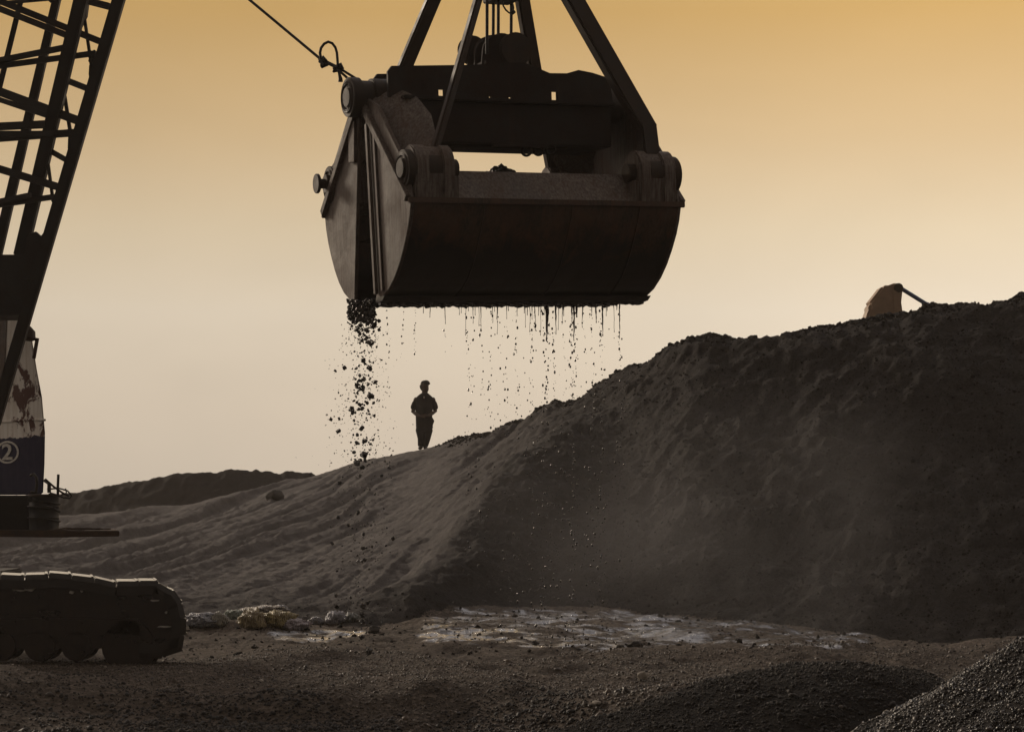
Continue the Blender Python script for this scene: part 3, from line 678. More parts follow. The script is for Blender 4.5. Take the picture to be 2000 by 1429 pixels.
# plated boom foot
foot.prism([at(x, y, 24.55) for x, y in ((-140, 497), (62, 497), (84, 497), (75, 540), (55, 615), (-140, 615))], AX * .8)
boom = foot.build('boom', M['boom'], crane, True, bevel=.01)
def chord(p0, p1, y0, y1, w, w2=None):
    a, b = ln(p0, p1, y0, y1); c = MB(); c.bar(a, b, w, w, (0, 1, 0), w2); c.build('chord', M['boom'], boom, True, bevel=.012)
# (pixel of the lower end, pixel of the upper end)
chord((-12, 830), (276, -150), 24.5, 23.6, .115, .115)
chord((40, 500), (194, -150), 24.75, 23.9, .13, .13)
chord((-14, 530), (146, -150), 25.6, 24.8, .105, .07)
chord((-40, 330), (78, -150), 25.9, 25.0, .055, .05)
chord((-190, 640), (-20, -150), 24.6, 23.8, .12, .12)
def brace(p0, p1, y0, y1, w, d=None):
    a, b = ln(p0, p1, y0, y1); c = MB(); c.bar(a, b, w, d or w, (0, 1, 0)); c.build('brace', M['boom'], boom, True, bevel=.006)
# long diagonals of the near and far faces
for p0, p1, w in (((-90, -34), (197, 82), .062), ((-80, -14), (132, 70), .06), ((-70, 132), (133, 92), .055), ((-60, 137), (188, 104), .052),
                  ((-90, 146), (153, 236), .085), ((-60, 175), (110, 232), .05), ((-80, 251), (90, 243), .075), ((-80, 276), (150, 259), .07), ((-70, 262), (110, 262), .06),
                  ((-60, 312), (116, 366), .075), ((-60, 409), (108, 384), .052), ((-70, 408), (60, 381), .05),
                  ((-60, -60), (215, 12), .05), ((-40, 10), (110, -3), .03), ((30, -60), (100, 2), .04)):
    brace(p0, p1, 24.6, 24.35, w, .06)
# battens and thin zigzag between the edge pair of chords
for p0, p1, w in (((160, 1), (218, 16), .05), ((132, 158), (170, 173), .06), ((100, 296), (130, 313), .055),
                  ((163, 22), (181, 145), .03), ((126, 186), (138, 262), .035), ((94, 320), (104, 395), .03), ((176, 120), (184, 100), .03)):
    brace(p0, p1, 24.5, 24.4, w, .05)
for q in (((150, 0), (172, 0), (168, 30), (158, 50), (150, 40)), ((174, 128), (182, 112), (200, 90), (186, 150), (176, 165), (173, 145)), ((133, 268), (140, 254), (165, 250), (146, 300), (132, 290)), ((104, 388), (112, 376), (125, 375), (106, 425), (101, 405)), ((52, 460), (70, 452), (80, 461), (95, 440), (108, 400), (118, 420), (80, 545), (44, 545))):
    gmb = MB(); gmb.prism([at(x, y, 24.42) for x, y in q], (0, .10, 0)); gmb.build('gusset', M['boom'], boom, True)
# housing
HY = 25.25; HA = .72; HX = (88 - 1000) / F * HY      # the housing's flat front is turned to the left
def HT_(x): return (HY * math.cos(HA) + HX * math.sin(HA)) / (math.cos(HA) + (x - 1000) / F * math.sin(HA))
HW = math.hypot((18 - 1000) / F * HT_(18) - (12 - 1000) / F * HT_(12), HT_(18) - HT_(12)) / (6 * HY / F)
hs = MB()
hs.prism([at(x, y, HT_(x)) for x, y in ((-260, 966), (84, 966), (87, 905), (88, 845), (82, 775), (72, 722), (64, 672), (62, 655), (57, 641), (50, 637), (42, 637), (40, 600), (-260, 600))], AX * 1.3)
house = hs.build('housing', M['house'], crane, True, bevel=.05, smooth=40)
cp = MB(); cp.tube([at(56, 662, HY - .02) + Vector((0, .06 + .02 * 0, 0)), at(56, 648, HY) + Vector((0, .06, 0)), at(54, 637, HY) + Vector((0, .06, 0))], .06, 14, [.062, .058, .02]); cp.build('cap', M['deck'], house, True, smooth=50)
pp = MB(); pp.cyl(at(66, 700, HY + .1), at(73, 660, HY + .1), .02, 12); pp.build('exhaust', M['deck'], house, True, smooth=50)
rs = MB(); rs.prism([at(x, y, HT_(x) - .012) for x, y in ((-4, 612), (13, 612), (10, 700), (0, 770), (-10, 770))], (0, .02, 0)); rs.build('rust_strip', M['deck'], house, True)
sm = MB(); sm.tube([at(x, y, HT_(x) - .004) for x, y in ((-120, 823), (-20, 824), (20, 823), (55, 819), (88, 820))], .012, 8); sm.build('seam', M['house'], house, True)
ring = MB(); ring.torus((0, 0, 0), .109, .011, (0, 1, 0), 40, 6, 0, 2 * math.pi)
FM = Matrix.Rotation(-HA, 3, 'Z'); fc0 = at(15, 883, HT_(15))
ring.v = [fc0 + FM @ Vector((p.x * HW, -.004 + p.y * .3, p.z)) for p in ring.v]
rg = ring.build('ring_emblem', M['emblem'], house, True)
fc = bpy.data.curves.new('number', 'FONT'); fc.body = '2'; fc.size = .235; fc.align_x = 'CENTER'; fc.align_y = 'CENTER'; fc.extrude = .003; fc.offset = .004
ft = bpy.data.objects.new('number', fc); COL.objects.link(ft)
nm_ = bpy.data.meshes.new_from_object(ft.evaluated_get(bpy.context.evaluated_depsgraph_get())); bpy.data.objects.remove(ft); nm_.name = 'number'
fo = bpy.data.objects.new('number', nm_); COL.objects.link(fo); fo.parent = house
fo.location = fc0 + FM @ Vector((0, -.006, -.005)) - crane.location; fo.rotation_euler = (math.radians(90), 0, -HA); fo.scale = (HW, 1, 1); nm_.materials.clear(); nm_.materials.append(M['emblem'])
# machinery deck with its overhanging plate
dk = MB(); dk.prism([at(x, y, 25.1) for x, y in ((-300, 966), (72, 967), (72, 1035), (-300, 1035))], AX * 1.1); dk.box(at(-60, 975, 24.7), (1.25, .2, .05)); deck = dk.build('deck', M['dark'], crane, True, bevel=.01)
pk = MB(); pk.prism([at(x, y, 24.6) for x, y in ((-260, 1035), (233, 1036), (233, 1047), (120, 1049), (-260, 1046))], AX * 1.3); pk.build('deck_plate', M['deck'], deck, True, bevel=.006)
for k in range(9):
    rb = MB(); a = at(95 + k * 7, 1035.5, 24.66 + .1 * k); rb.tube([a, a + Vector((random.uniform(.1, .25), random.uniform(-.05, .2), random.uniform(.0, .03))), a + Vector((random.uniform(.3, .4), .1, random.uniform(0, .02)))], .006, 6); rb.build('scrap_wire', M['deck'], deck, True)
# crawler track, side frame, shoes, rollers
ty0, tw = 25.0, .75
cb = MB(); cb.box((-7.2, 26.6, .62), (3.2, 2.4, .5)); cb.cyl((-7.0, 26.4, .8), (-7.0, 26.4, 1.3), .7, 32); cb.build('carbody', M['dark'], crane, True, bevel=.02)
fr = MB(); fr.prism([at(x, y, ty0 + .10) for x, y in ((-520, 1136), (225, 1146), (300, 1146), (335, 1170), (340, 1255), (310, 1266), (-520, 1266))], AX * (tw - .2)); fr.prism([at(x, y, ty0 + .06) for x, y in ((-500, 1205), (270, 1208), (280, 1240), (-500, 1240))], (0, .05, 0))
frame = fr.build('track_frame', M['track'], crane, True, bevel=.012)
for cx, w0 in ((-230, 62), (-155, 62), (-80, 62), (-2, 62), (74, 64), (146, 62), (248, 110)):
    ro = MB(); c = at(cx, 1262, ty0); r = w0 / 2 * ty0 / F
    ro.tube([c + Vector((0, .06, .0)), c + Vector((0, .16, 0)), c + Vector((0, .18, 0)), c + Vector((0, .55, 0)), c + Vector((0, .57, 0)), c + Vector((0, .68, 0))], r, 26, [r * .92, r, r * .8, r * .8, r, r * .92]); ro.build('roller', M['track'], frame, True, smooth=40)
path = [(-460, 1126), (-380, 1121), (-300, 1124), (-220, 1120), (-140, 1124), (-60, 1121), (0, 1120), (48, 1121), (95, 1120), (140, 1122), (185, 1128), (228, 1136), (272, 1134), (310, 1135), (338, 1151), (356, 1176), (363, 1206), (362, 1240), (357, 1272), (318, 1284), (272, 1286)]
for k, (p, q) in enumerate(zip(path[:-1], path[1:])):
    a, b = at(p[0], p[1], ty0), at(q[0], q[1], ty0); dv = (b - a); L = dv.length; dv.normalize(); nrm = Vector((-dv.z, 0, dv.x))
    m = (a + b) / 2 + AX * (tw / 2) - nrm * .08; tilt = random.uniform(-.06, .06); m = m + nrm * random.uniform(-.012, .012)
    s = MB(); R = Matrix((dv, Vector((0, 1, 0)), nrm)).transposed()
    R = R @ Matrix.Rotation(tilt, 3, 'Y')
    s.box(m + nrm * .05, (L * .975, tw, .055), R, .97); s.box(m - nrm * .02, (L * 1.04, tw - .06, .10), R); s.box(m + R @ Vector((L * .40, 0, .078)), (L * .16, tw - .02, .014), R)
    s.v = [p_ + Vector((-.195 * (p_.y - (ty0 + tw / 2)), 0, 0)) for p_ in s.v]
    s.build('track_shoe', M['shoe_plate'], frame, True, bevel=.010)
pc = MB()
for x, y, sx, sy in ((52, 1150, 50, 9), (28, 1146, 8, 12), (140, 1156, 10, 6), (160, 1153, 6, 6), (303, 1172, 20, 5), (325, 1195, 5, 5), (320, 1223, 28, 3)):
    pts = [at(x + sx * .5 * math.cos(a) * random.uniform(.6, 1.15), y + sy * .5 * math.sin(a) * random.uniform(.5, 1.3), ty0 + .085) for a in [i * math.pi / 6 for i in range(12)]]
    pc = MB(); pc.prism([p_ - Vector((0, .035, 0)) for p_ in pts], (0, .05, 0)); pc.build('mud_patch', M['emblem'], frame, True)

# oil drum and tangled wire on the deck
dr = empty('oil_drum', at(86, 1034, 24.95), 'black oil drum standing on the crane deck with wire round it', 'drum')
d0 = at(86, 1034, 24.95); hh = (1034 - 967) / F * 24.95; rr = 29 / F * 24.95 + .0
b_ = MB(); b_.tube([d0 + Vector((0, 0, hh * t)) for t in (0, .02, .33, .35, .37, .65, .67, .69, .97, 1)], rr, 32, [rr * 1.02, rr, rr, rr * 1.03, rr, rr, rr * 1.03, rr, rr, rr * 1.03]); b_.build('drum_body', M['dark'], dr, True, smooth=40)
for t in (.30, .62, .80):
    w = MB(); w.torus(d0 + Vector((0, 0, hh * t)), rr + .012, .009, (.12, .05, 1)); w.build('wire_band', M['rope'], dr, True, smooth=60)
lid = MB(); lid.torus(d0 + Vector((0, 0, hh)), rr * 1.02, .013, (0, 0, 1)); lid.build('rim', M['deck'], dr, True, smooth=60)
wb = MB()
def wire(pts, r, y=24.75): wb.tube([at(x, yy, y + dy) for x, yy, dy in pts], r, 8)
wire([(60, 961, 0), (70, 961, 0), (72, 945, 0), (71, 932, 0), (66, 925, .02), (60, 928, .05)], .016)
wire([(113, 966, .1), (113, 950, .1), (114, 926, .1)], .014)
wire([(88, 935, 0), (105, 950, 0), (122, 962, .05), (134, 968, .1)], .011)
wire([(92, 955, 0), (115, 953, 0), (132, 958, .05), (140, 967, .1), (136, 973, .1), (125, 972, .05), (110, 966, 0), (95, 964, 0)], .008)
wire([(98, 962, .1), (118, 968, .1), (130, 962, .1), (128, 954, .12)], .008)
wire([(88, 938, .05), (96, 944, 0), (96, 962, 0)], .02)
wire([(90, 988, -.05), (105, 992, -.1), (117, 1000, 0)], .010)
tag(wb.build('wire_tangle', M['rope'], smooth=60), 'tangle of bent wire and pipe sticking up above the oil drum', 'wire')

# ------------------------------------------------------------------ excavator arm beyond the ridge
EY = 52.0; ez = float(terrain(1745., EY, False))
exc = empty('excavator', ((1740 - 1000) / F * EY, EY, ez), 'tan excavator arm with a blue strut showing above the hill crest', 'excavator')
e = MB(); e.prism([at(x, y, EY) for x, y in ((1686, 640), (1694, 612), (1699, 601), (1697, 592), (1712, 573), (1724, 557), (1735, 557), (1746, 553), (1757, 553), (1764, 559), (1763, 570), (1761, 590), (1763, 605), (1761, 650))], (0, .7, 0))
bo = e.build('arm', M['tan'], exc, True, bevel=.05, smooth=40)
e = MB(); e.cyl(at(1755, 562, EY - .06), at(1755, 562, EY + .78), .10, 20); e.build('pivot', M['deck'], bo, True, smooth=40, bevel=.01)
e = MB(); e.prism([at(x, y, EY - .04) for x, y in ((1744, 566), (1761, 566), (1759, 592), (1761, 615), (1754, 650), (1748, 610))], (0, .05, 0)); e.build('side_rib', M['tan'], bo, True, bevel=.01)
e = MB(); e.cyl(at(1758, 562, EY + .3), at(1850, 619, EY + .5), .045, 16); e.cyl(at(1810, 594, EY + .42), at(1900, 650, EY + .6), .055, 16); e.build('strut', M['blue'], exc, True, smooth=40)

# ------------------------------------------------------------------ the person on the crest
PY = 59.0; pz = float(terrain(828., PY, False)); pxw = (828 - 1000) / F * PY
person = empty('person', (pxw, PY, pz), 'person in a short sleeved shirt standing alone on the crest, hands together', 'person')
S = F / PY
HT = (CAMZ + (YH - 740) / F * PY) - pz
def pp3(px, py, dy=0): return Vector(((px - 828) / S, dy, CAMZ + (YH - py) / S - pz))
def figure(name, lofts, tubes, mat, parent, vox=.009):
    """one continuous surface: cross-sections and tapering limbs fused by a voxel remesh."""
    m_ = MB()
    for rings in lofts:
        base = len(m_.v); n = 20
        for c, rx, ry in rings:
            for k in range(n):
                a = 2 * math.pi * k / n; m_.v.append(c + Vector((math.cos(a) * rx, math.sin(a) * ry, 0)))
        for i in range(len(rings) - 1):
            for k in range(n):
                p, q = base + i * n + k, base + i * n + (k + 1) % n; m_.f.append([p, q, q + n, p + n])
        m_.f.append([base + k for k in range(n)][::-1]); m_.f.append([base + (len(rings) - 1) * n + k for k in range(n)])
    for tb_ in tubes:
        pts = [p for p, r in tb_]; rr_ = [r for p, r in tb_]
        e0 = (pts[0] - pts[1]).normalized() * rr_[0]; e1 = (pts[-1] - pts[-2]).normalized() * rr_[-1]
        m_.tube([pts[0] + e0 * .95, pts[0] + e0 * .7] + pts + [pts[-1] + e1 * .7, pts[-1] + e1 * .95], .01, 12, [rr_[0] * .3, rr_[0] * .72] + rr_ + [rr_[-1] * .72, rr_[-1] * .3])
    o = m_.build(name, mat, parent)
    md = o.modifiers.new('fuse', 'REMESH'); md.mode = 'VOXEL'; md.voxel_size = vox; md.use_smooth_shade = True
    sm_ = o.modifiers.new('relax', 'SMOOTH'); sm_.iterations = 3; sm_.factor = .5
    return o
def V(x, y, z): return Vector((x, y, z))
hc = pp3(829.5, 754.5, -.01)
shL, shR = pp3(812, 780), pp3(846, 780); elL, elR = pp3(806.5, 804, .02), pp3(850, 803, .02); wrL, wrR = pp3(820, 813, -.19), pp3(837, 812, -.19)
knL, knR = V(-.06, -.03, HT * .285), V(.045, -.02, HT * .285); anL, anR = V(-.075, .02, .09), V(.03, .03, .09)
toL, toR = V(-.09, -.14, .035), V(.045, -.13, .035)
torso = [(pp3(828, 838), .16, .10), (pp3(828, 828), .165, .105), (pp3(828, 812), .145, .095), (pp3(828.5, 795), .17, .105), (pp3(829, 782), .17, .095), (pp3(829, 776), .12, .08), (pp3(829.5, 771), .08, .075), (pp3(829.5, 763), .07, .072)]
head = [(hc + V(.03, -.03, -.135), .04, .045), (hc + V(.018, -.015, -.11), .072, .078), (hc + V(.01, -.008, -.06), .09, .098), (hc + V(0, 0, 0), .096, .105), (hc + V(0, 0, .05), .092, .102), (hc + V(0, 0, .09), .066, .075), (hc + V(0, 0, .115), .03, .035)]
limbs = [[(shL, .058), (elL, .050), (elL.lerp(wrL, .4), .047), (wrL, .033)], [(shR, .058), (elR, .050), (elR.lerp(wrR, .4), .047), (wrR, .033)],
         [(pp3(821, 836), .09), (knL, .056), (anL, .04), (toL, .034)], [(pp3(835.5, 836), .09), (knR, .056), (anR, .04), (toR, .034)]]
for sgn, wr in ((1, wrL), (-1, wrR)):
    palm = wr + V(.055 * sgn, -.02, -.008); limbs.append([(wr, .028), (palm, .027), (palm + V(.03 * sgn, -.004, 0), .022)])
    for k in range(4):
        f0 = palm + V(.04 * sgn, -.006, .030 - .020 * k); L = (.030, .034, .032, .025)[k]
        limbs.append([(palm, .014), (f0, .0100), (f0 + V(L * sgn, -.018, -.004), .0092), (f0 + V(L * 1.35 * sgn, .004, -.014), .0082)])
    t0 = palm + V(-.015 * sgn, -.016, .030); limbs.append([(palm, .016), (t0, .0115), (t0 + V(.03 * sgn, -.018, .012), .0100), (t0 + V(.05 * sgn, -.012, .010), .009)])
body = figure('body', [torso, head], limbs, M['skin'], person, .0065)
# nose, chin and ears of a head turned to the viewer's right
nb = MB()
fd = V(.82, -.57, 0).normalized(); sd = V(.57, .82, 0)
nb.add([hc + fd * .088 + V(0, 0, .02), hc + fd * .112 + V(0, 0, -.018), hc + fd * .088 + sd * .016 + V(0, 0, -.024), hc + fd * .088 - sd * .016 + V(0, 0, -.024)], [(0, 1, 2), (0, 3, 1), (1, 3, 2), (0, 2, 3)])
nb.build('nose', M['skin'], body, smooth=60)
for s_ in (-1, 1):
    ea = MB(); ea.tube([hc + sd * s_ * .085 - fd * .01 + V(0, 0, .025), hc + sd * s_ * .10 - fd * .02, hc + sd * s_ * .088 - fd * .012 + V(0, 0, -.03)], .014, 8, [.008, .016, .008]); ea.build('ear', M['skin'], body, smooth=60)
    ey = MB(); ey.tube([hc + fd * .083 + sd * (s_ * .034 - .012) + V(0, 0, .018), hc + fd * .083 + sd * (s_ * .034 + .012) + V(0, 0, .018)], .008, 8); ey.build('eye', M['hair'], body, smooth=60)
mo = MB(); mo.tube([hc + fd * .086 + sd * -.022 + V(0, 0, -.045), hc + fd * .092 + V(0, 0, -.047), hc + fd * .086 + sd * .022 + V(0, 0, -.045)], .006, 6); mo.build('mouth', M['shoe'], body, smooth=60)
hr = bmesh.new(); bmesh.ops.create_icosphere(hr, subdivisions=4, radius=1)
hv = MB()
for v in hr.verts:
    n_ = v.co.copy(); k = 1 + .10 * mnoise.noise(n_ * 3.5) + .05 * mnoise.noise(n_ * 9)
    p = hc + V(0, .012, .05) + V(n_.x * .107 * k, n_.y * .108 * k, n_.z * .10 * k)
    front = n_.dot(fd)
    if n_.z < -.1: p = hc + V(0, .012, .045) + V(n_.x * .106, n_.y * .107, n_.z * .17) - fd * .028
    if front > .35 and n_.z > 0: p += fd * .042 * (front - .35) / .65 + V(0, 0, .012 + .02 * mnoise.noise(n_ * 5))
    hv.v.append(p)
hv.f = [[v.index for v in f.verts] for f in hr.faces]; hr.free()
hv.build('hair', M['hair'], person, smooth=80)
figure('shirt', [[(pp3(828, 834), .195, .135), (pp3(828, 824), .20, .14), (pp3(828, 810), .205, .14), (pp3(828.5, 795, -.01), .215, .145), (pp3(829, 786), .215, .135), (pp3(829, 780), .22, .125), (pp3(829, 775), .195, .115), (pp3(829, 771), .14, .10), (pp3(829.5, 767.5), .085, .085)]],
       [[(pp3(813.5, 781.5), .062), (pp3(809.5, 788), .066), (pp3(806.8, 795, .005), .066)], [(pp3(844.5, 781.5), .062), (pp3(848.5, 788), .066), (pp3(850.8, 795, .005), .066)]], M['shirt'], person, .012)
hem = MB(); hem.tube([pp3(843, 815, -.06), pp3(845, 822, -.05), pp3(844, 830, -.05)], .03, 10, [.02, .045, .02]); hem.tube([pp3(843, 829, -.05), pp3(845, 836, -.04)], .02, 10, [.03, .012]); hem.build('shirt_tail', M['shirt'], person, smooth=60)
figure('trousers', [[(pp3(828.5, 826), .185, .12), (pp3(828.5, 834), .20, .13), (pp3(828.5, 842), .195, .125)]],
       [[(pp3(820.5, 839), .115), (pp3(822.6, 856, -.03), .088), (anL + V(-.01, 0, .02), .068)], [(pp3(836.5, 839), .115), (pp3(834, 856, .02), .088), (anR + V(.01, 0, .02), .068)]], M['trousers'], person, .012)
for an, to in ((anL, toL), (anR, toR)):
    sh = MB(); sh.tube([an + V(0, .05, -.035), an + V(0, 0, -.03), to + V(0, -.02, .01), to + V(0, -.06, 0)], .05, 12, [.035, .052, .05, .025]); sh.build('shoe', M['shoe'], person, smooth=60)
bd = MB(); bd.box(pp3(828.5, 776, -.125), (.035, .012, .05)); bd.build('collar', M['button'], person)

# ------------------------------------------------------------------ rubbish sacks and rocks
def lump(loc, dims, seed, mat, name, rough=.35, freq=1.6, rot=0, sub=4, fold=0.):
    b = bmesh.new(); bmesh.ops.create_icosphere(b, subdivisions=sub, radius=1)
    off = Vector((seed * 3.7, seed * 1.9, seed * .7)); R = Matrix.Rotation(rot, 3, 'Z')
    for v in b.verts:
        n_ = v.co.copy(); k = 1 + rough * mnoise.noise(n_ * freq + off) + rough * .5 * mnoise.noise(n_ * freq * 2.6 + off)
        if fold: k += fold * abs(mnoise.noise(Vector((n_.x * 2.2, n_.y * 5, n_.z * 5)) + off)) - fold * .25 + fold * .4 * mnoise.noise(n_ * 9 + off)
        p = Vector((n_.x * dims[0] / 2, n_.y * dims[1] / 2, n_.z * dims[2] / 2)) * k
        v.co = R @ p
    me = bpy.data.meshes.new(name); b.to_mesh(me); b.free(); me.materials.append(mat)
    me.polygons.foreach_set('use_smooth', [True] * len(me.polygons))
    o = bpy.data.objects.new(name, me); COL.objects.link(o); o.location = loc; return o
SK = [(402, 1212, 29.9, .50, .20, (.34, .34, .36), (.20, .21, .25), 'crumpled pale grey sack lying beside the end of the track'),
      (428, 1212, 29.8, .24, .19, (.38, .37, .33), (.22, .20, .16), 'whitish folded sack between the grey sack and the greenish one'),
      (458, 1206, 30.0, .34, .20, (.20, .24, .19), (.12, .13, .10), 'greenish grey sack behind the straw coloured pile'),
      (492, 1212, 29.8, .34, .26, (.30, .24, .12), (.16, .12, .07), 'straw brown torn sack in the middle of the rubbish'),
      (540, 1213, 29.8, .50, .24, (.31, .25, .10), (.18, .14, .07), 'big olive yellow sack sagging to the right of the straw one'),
      (515, 1194, 30.3, .62, .16, (.27, .24, .21), (.14, .12, .10), 'flat dusty sack on top at the back of the rubbish'),
      (546, 1191, 30.2, .22, .12, (.42, .42, .44), (.26, .26, .28), 'small pale blue white bag on the back of the rubbish'),
      (578, 1221, 29.6, .34, .15, (.42, .38, .40), (.22, .18, .20), 'pinkish white bag at the right end of the sack pile'),
      (617, 1213, 29.9, .18, .12, (.34, .34, .37), (.2, .2, .22), 'small crumpled white rag right of the sack pile'),
      (656, 1207, 30.0, .27, .17, (.42, .42, .46), (.24, .24, .27), 'white plastic bag lying alone on the slope foot'),
      (688, 1206, 30.1, .20, .12, (.32, .33, .34), (.12, .13, .11), 'dull white plastic scrap at the far right of the rubbish')]
for i, (px_, py_, d_, w_, h_, c1_, c2_, lab) in enumerate(SK):
    dd_ = np.arange(28.2, 33.5, .05); pj = YH - (terrain(np.full(dd_.shape, float(px_)), dd_) - CAMZ) / dd_ * F
    d_ = float(dd_[np.argmin(np.abs(pj - (py_ + h_ * 40)))]); p = at(px_, py_, d_)
    m_ = sack_mat('sack_' + str(i), tuple(min(.85, x * 1.45) for x in c1_), tuple(x * 1.3 for x in c2_))
    tag(lump(p, (w_, w_ * .9, h_ * 1.05), i + 1.3, m_, 'sack', .30, 1.3, random.uniform(-.5, .5), 4, .35), lab, 'sack', 'rubbish sacks at the foot of the slope')
def rock(px_, d_, dims, seed, mat, name, lab, cat, up=.25, rough=.35, grp=None):
    z = float(terrain(float(px_), d_)); o = lump(((px_ - 1000) / F * d_, d_, z + dims[2] * up), dims, seed, mat, name, rough, 1.4, seed, 3)
    return tag(o, lab, cat, grp)
rock(1255, 22.75, (.10, .09, .09), 3, M['rock'], 'rock', 'rounded pale stone on the gravel right of centre', 'stone', .4)
rock(1165, 21.2, (.17, .08, .035), 8, M['rock'], 'rock', 'flat pale shard of stone lying on the gravel', 'stone', .5, .2)
rock(537, 53.5, (.36, .4, .34), 5, M['silt_rock'], 'boulder', 'dark rounded boulder sitting on the washed slope', 'boulder', .12)
for px_, d_, s_, lab in ((1045, 27.3, .16, 'small black clod on the near edge of the wet strip'), (1212, 26.4, .22, 'dark clod at the near edge of the wet strip, left of a wider one'), (1240, 26.3, .32, 'wide dark clod on the near edge of the wet strip'), (1345, 29.6, .22, 'round black clod at the far side of the wet strip'), (730, 29.0, .3, 'dark clod where the wet strip starts near the rubbish'), (6, 23.2, .18, 'black lump on the gravel below the crane track')):
    s_ *= .5; rock(px_, d_, (s_, s_ * .8, s_ * .7), px_ * .01, M['boulder'], 'clod', lab, 'clod', .3, .4)

# ------------------------------------------------------------------ what falls from the grab
def drop_mesh(kind, seed, mat):
    b = bmesh.new(); bmesh.ops.create_icosphere(b, subdivisions=2, radius=1); off = Vector((seed * 5.1, seed, 2))
    for v in b.verts:
        n_ = v.co.copy()
        if kind: v.co = n_ * (1 + .75 * mnoise.noise(n_ * 1.3 + off) + .35 * mnoise.noise(n_ * 3.1 + off))
        else: v.co = Vector((n_.x, n_.y, n_.z * (1.25 if n_.z < 0 else 1.0 + .25 * (seed % 3)))) * (1 + .12 * mnoise.noise(n_ * 2 + off))
    me = bpy.data.meshes.new('clod' if kind else 'water_drop'); b.to_mesh(me); b.free(); me.materials.append(mat)
    if not kind: me.polygons.foreach_set('use_smooth', [True] * len(me.polygons))
    return me
CM = [drop_mesh(True, k, M['clod']) for k in range(10)]; DM = [drop_mesh(False, k, M['mud']) for k in range(5)]
def place(name, me, p, s, lab, cat, grp):
    o = bpy.data.objects.new(name, me); COL.objects.link(o); o.location = p; o.scale = s
    o.rotation_euler = (random.uniform(0, 6), random.uniform(0, 6), random.uniform(0, 6)) if name == 'gravel_clod' else (0, 0, random.uniform(0, 6))
    return tag(o, lab, cat, grp)
SY = 21.7; K = SY / F
clods = []
for k in range(110): clods.append((random.uniform(1.4, 4.6), random.uniform(679, 734) if random.random() < .75 else random.gauss(707, 16), 584 + 64 * random.random() ** 1.5))
for k in range(2900):
    u = random.random() ** 1.3
    y = 588 + u * 690
    t = (y - 588) / 690
    cx = 707 + 6 * math.sin(y * .021) + 8 * t
    clump = math.sin(y * .045 + 1.3) * .5 + .5
    if t > .12 and random.random() < .45 * clump: continue
    if t > .47 and random.random() < .45: continue
    spread = 12 + 20 * min(1, t * 3.5) + 6 * t
    x = cx + random.gauss(0, spread)
    if t < .05: x = random.uniform(681, 732)
    if abs(x - cx) > 70: continue
    r = min(6.8, math.exp(random.gauss(.45, .58))) * (1.25 if abs(x - cx) < 18 else .85)
    if t < .06: r = max(r, random.uniform(3, 6))
    clods.append((r, x, y))
for k in range(60): clods.append((math.exp(random.gauss(.1, .4)), random.gauss(700, 50), random.uniform(700, 920)))
clods.sort(reverse=True)
LC = 'dark wet gravel clod falling in the stream under the left end of the grab'
for r, x, y in clods[:300]:
    sc = r * K * .72; place('gravel_clod', random.choice(CM), at(x, y, SY + random.gauss(0, .22)), (sc, sc * random.uniform(.7, 1.1), sc * random.uniform(.8, 1.3)), LC, 'clod', 'gravel clods falling from the grab')
rest = clods[300:]
stq = np.array([at(x, y, SY + random.gauss(0, .22))[:] for r, x, y in rest]); tag(stones('falling_grit', stq, np.array([r * K * .85 for r, x, y in rest]), M['clod'], .9), 'fine grit falling among the gravel clods', 'grit', kind='stuff')
# strings of mud along the cutting edge
ED = [(741, 3), (750, 6), (758, 4), (769, 7), (800, 5), (827, 22), (841, 30), (853, 12), (858, 9), (869, 42), (868, 10), (895, 12), (901, 20), (915, 16), (924, 40), (928, 24), (939, 46), (950, 12), (961, 38), (966, 16), (972, 20), (990, 30), (993, 14), (1010, 22), (1024, 18), (1030, 22), (1039, 30), (1044, 52), (1052, 22), (1069, 72, 8), (1066, 30, 9), (1085, 58, 4), (1098, 36), (1101, 22), (1118, 40, 3), (1122, 70, 5), (1126, 24, 6), (1138, 44), (1156, 20), (1164, 34, 4), (1176, 60, 4), (1186, 10), (1211, 64, 3), (1205, 8)]
for k in range(14): ED.append((random.uniform(890, 1215), random.uniform(12, 70), random.uniform(1.1, 1.8)))
for e_ in ED:
    x, L = e_[0], e_[1]; w0 = (e_[2] if len(e_) > 2 else random.uniform(2.0, 3.2)); t = (x - 735) / (1240 - 735)
    yl = 588 + 10 * t - .0; Yd = 21.38 + 1.13 * t; kk = Yd / F
    n_ = max(4, int(L / 5) + 2); pts, rs_ = [], []; xo = 0
    for i in range(n_):
        f_ = i / (n_ - 1); xo += random.uniform(-.55, .55) * (1 if L > 25 else .3)
        pts.append(at(x + xo, yl - 3 + (L + 3) * f_, Yd)); rs_.append(max(.45, w0 * .5 * (1 - .72 * f_) * random.uniform(.7, 1.35)) * kk)
    rs_[-1] *= 1.7
    m_ = MB(); m_.tube(pts, .004, 7, rs_); tag(m_.build('mud_drip', M['mud'], smooth=80), 'string of wet mud hanging from the bottom edge of the grab', 'mud drip', 'mud drips along the cutting edge')
dp = []
STR = [(757, 8), (787, 6), (813, 10), (868, 4), (913, 34), (922, 24), (940, 30), (958, 34), (975, 14), (990, 34), (1010, 40), (1035, 42), (1042, 38), (1062, 54), (1068, 60), (1083, 54), (1100, 36), (1118, 66), (1122, 54), (1140, 24), (1157, 44), (1175, 66), (1211, 40)]
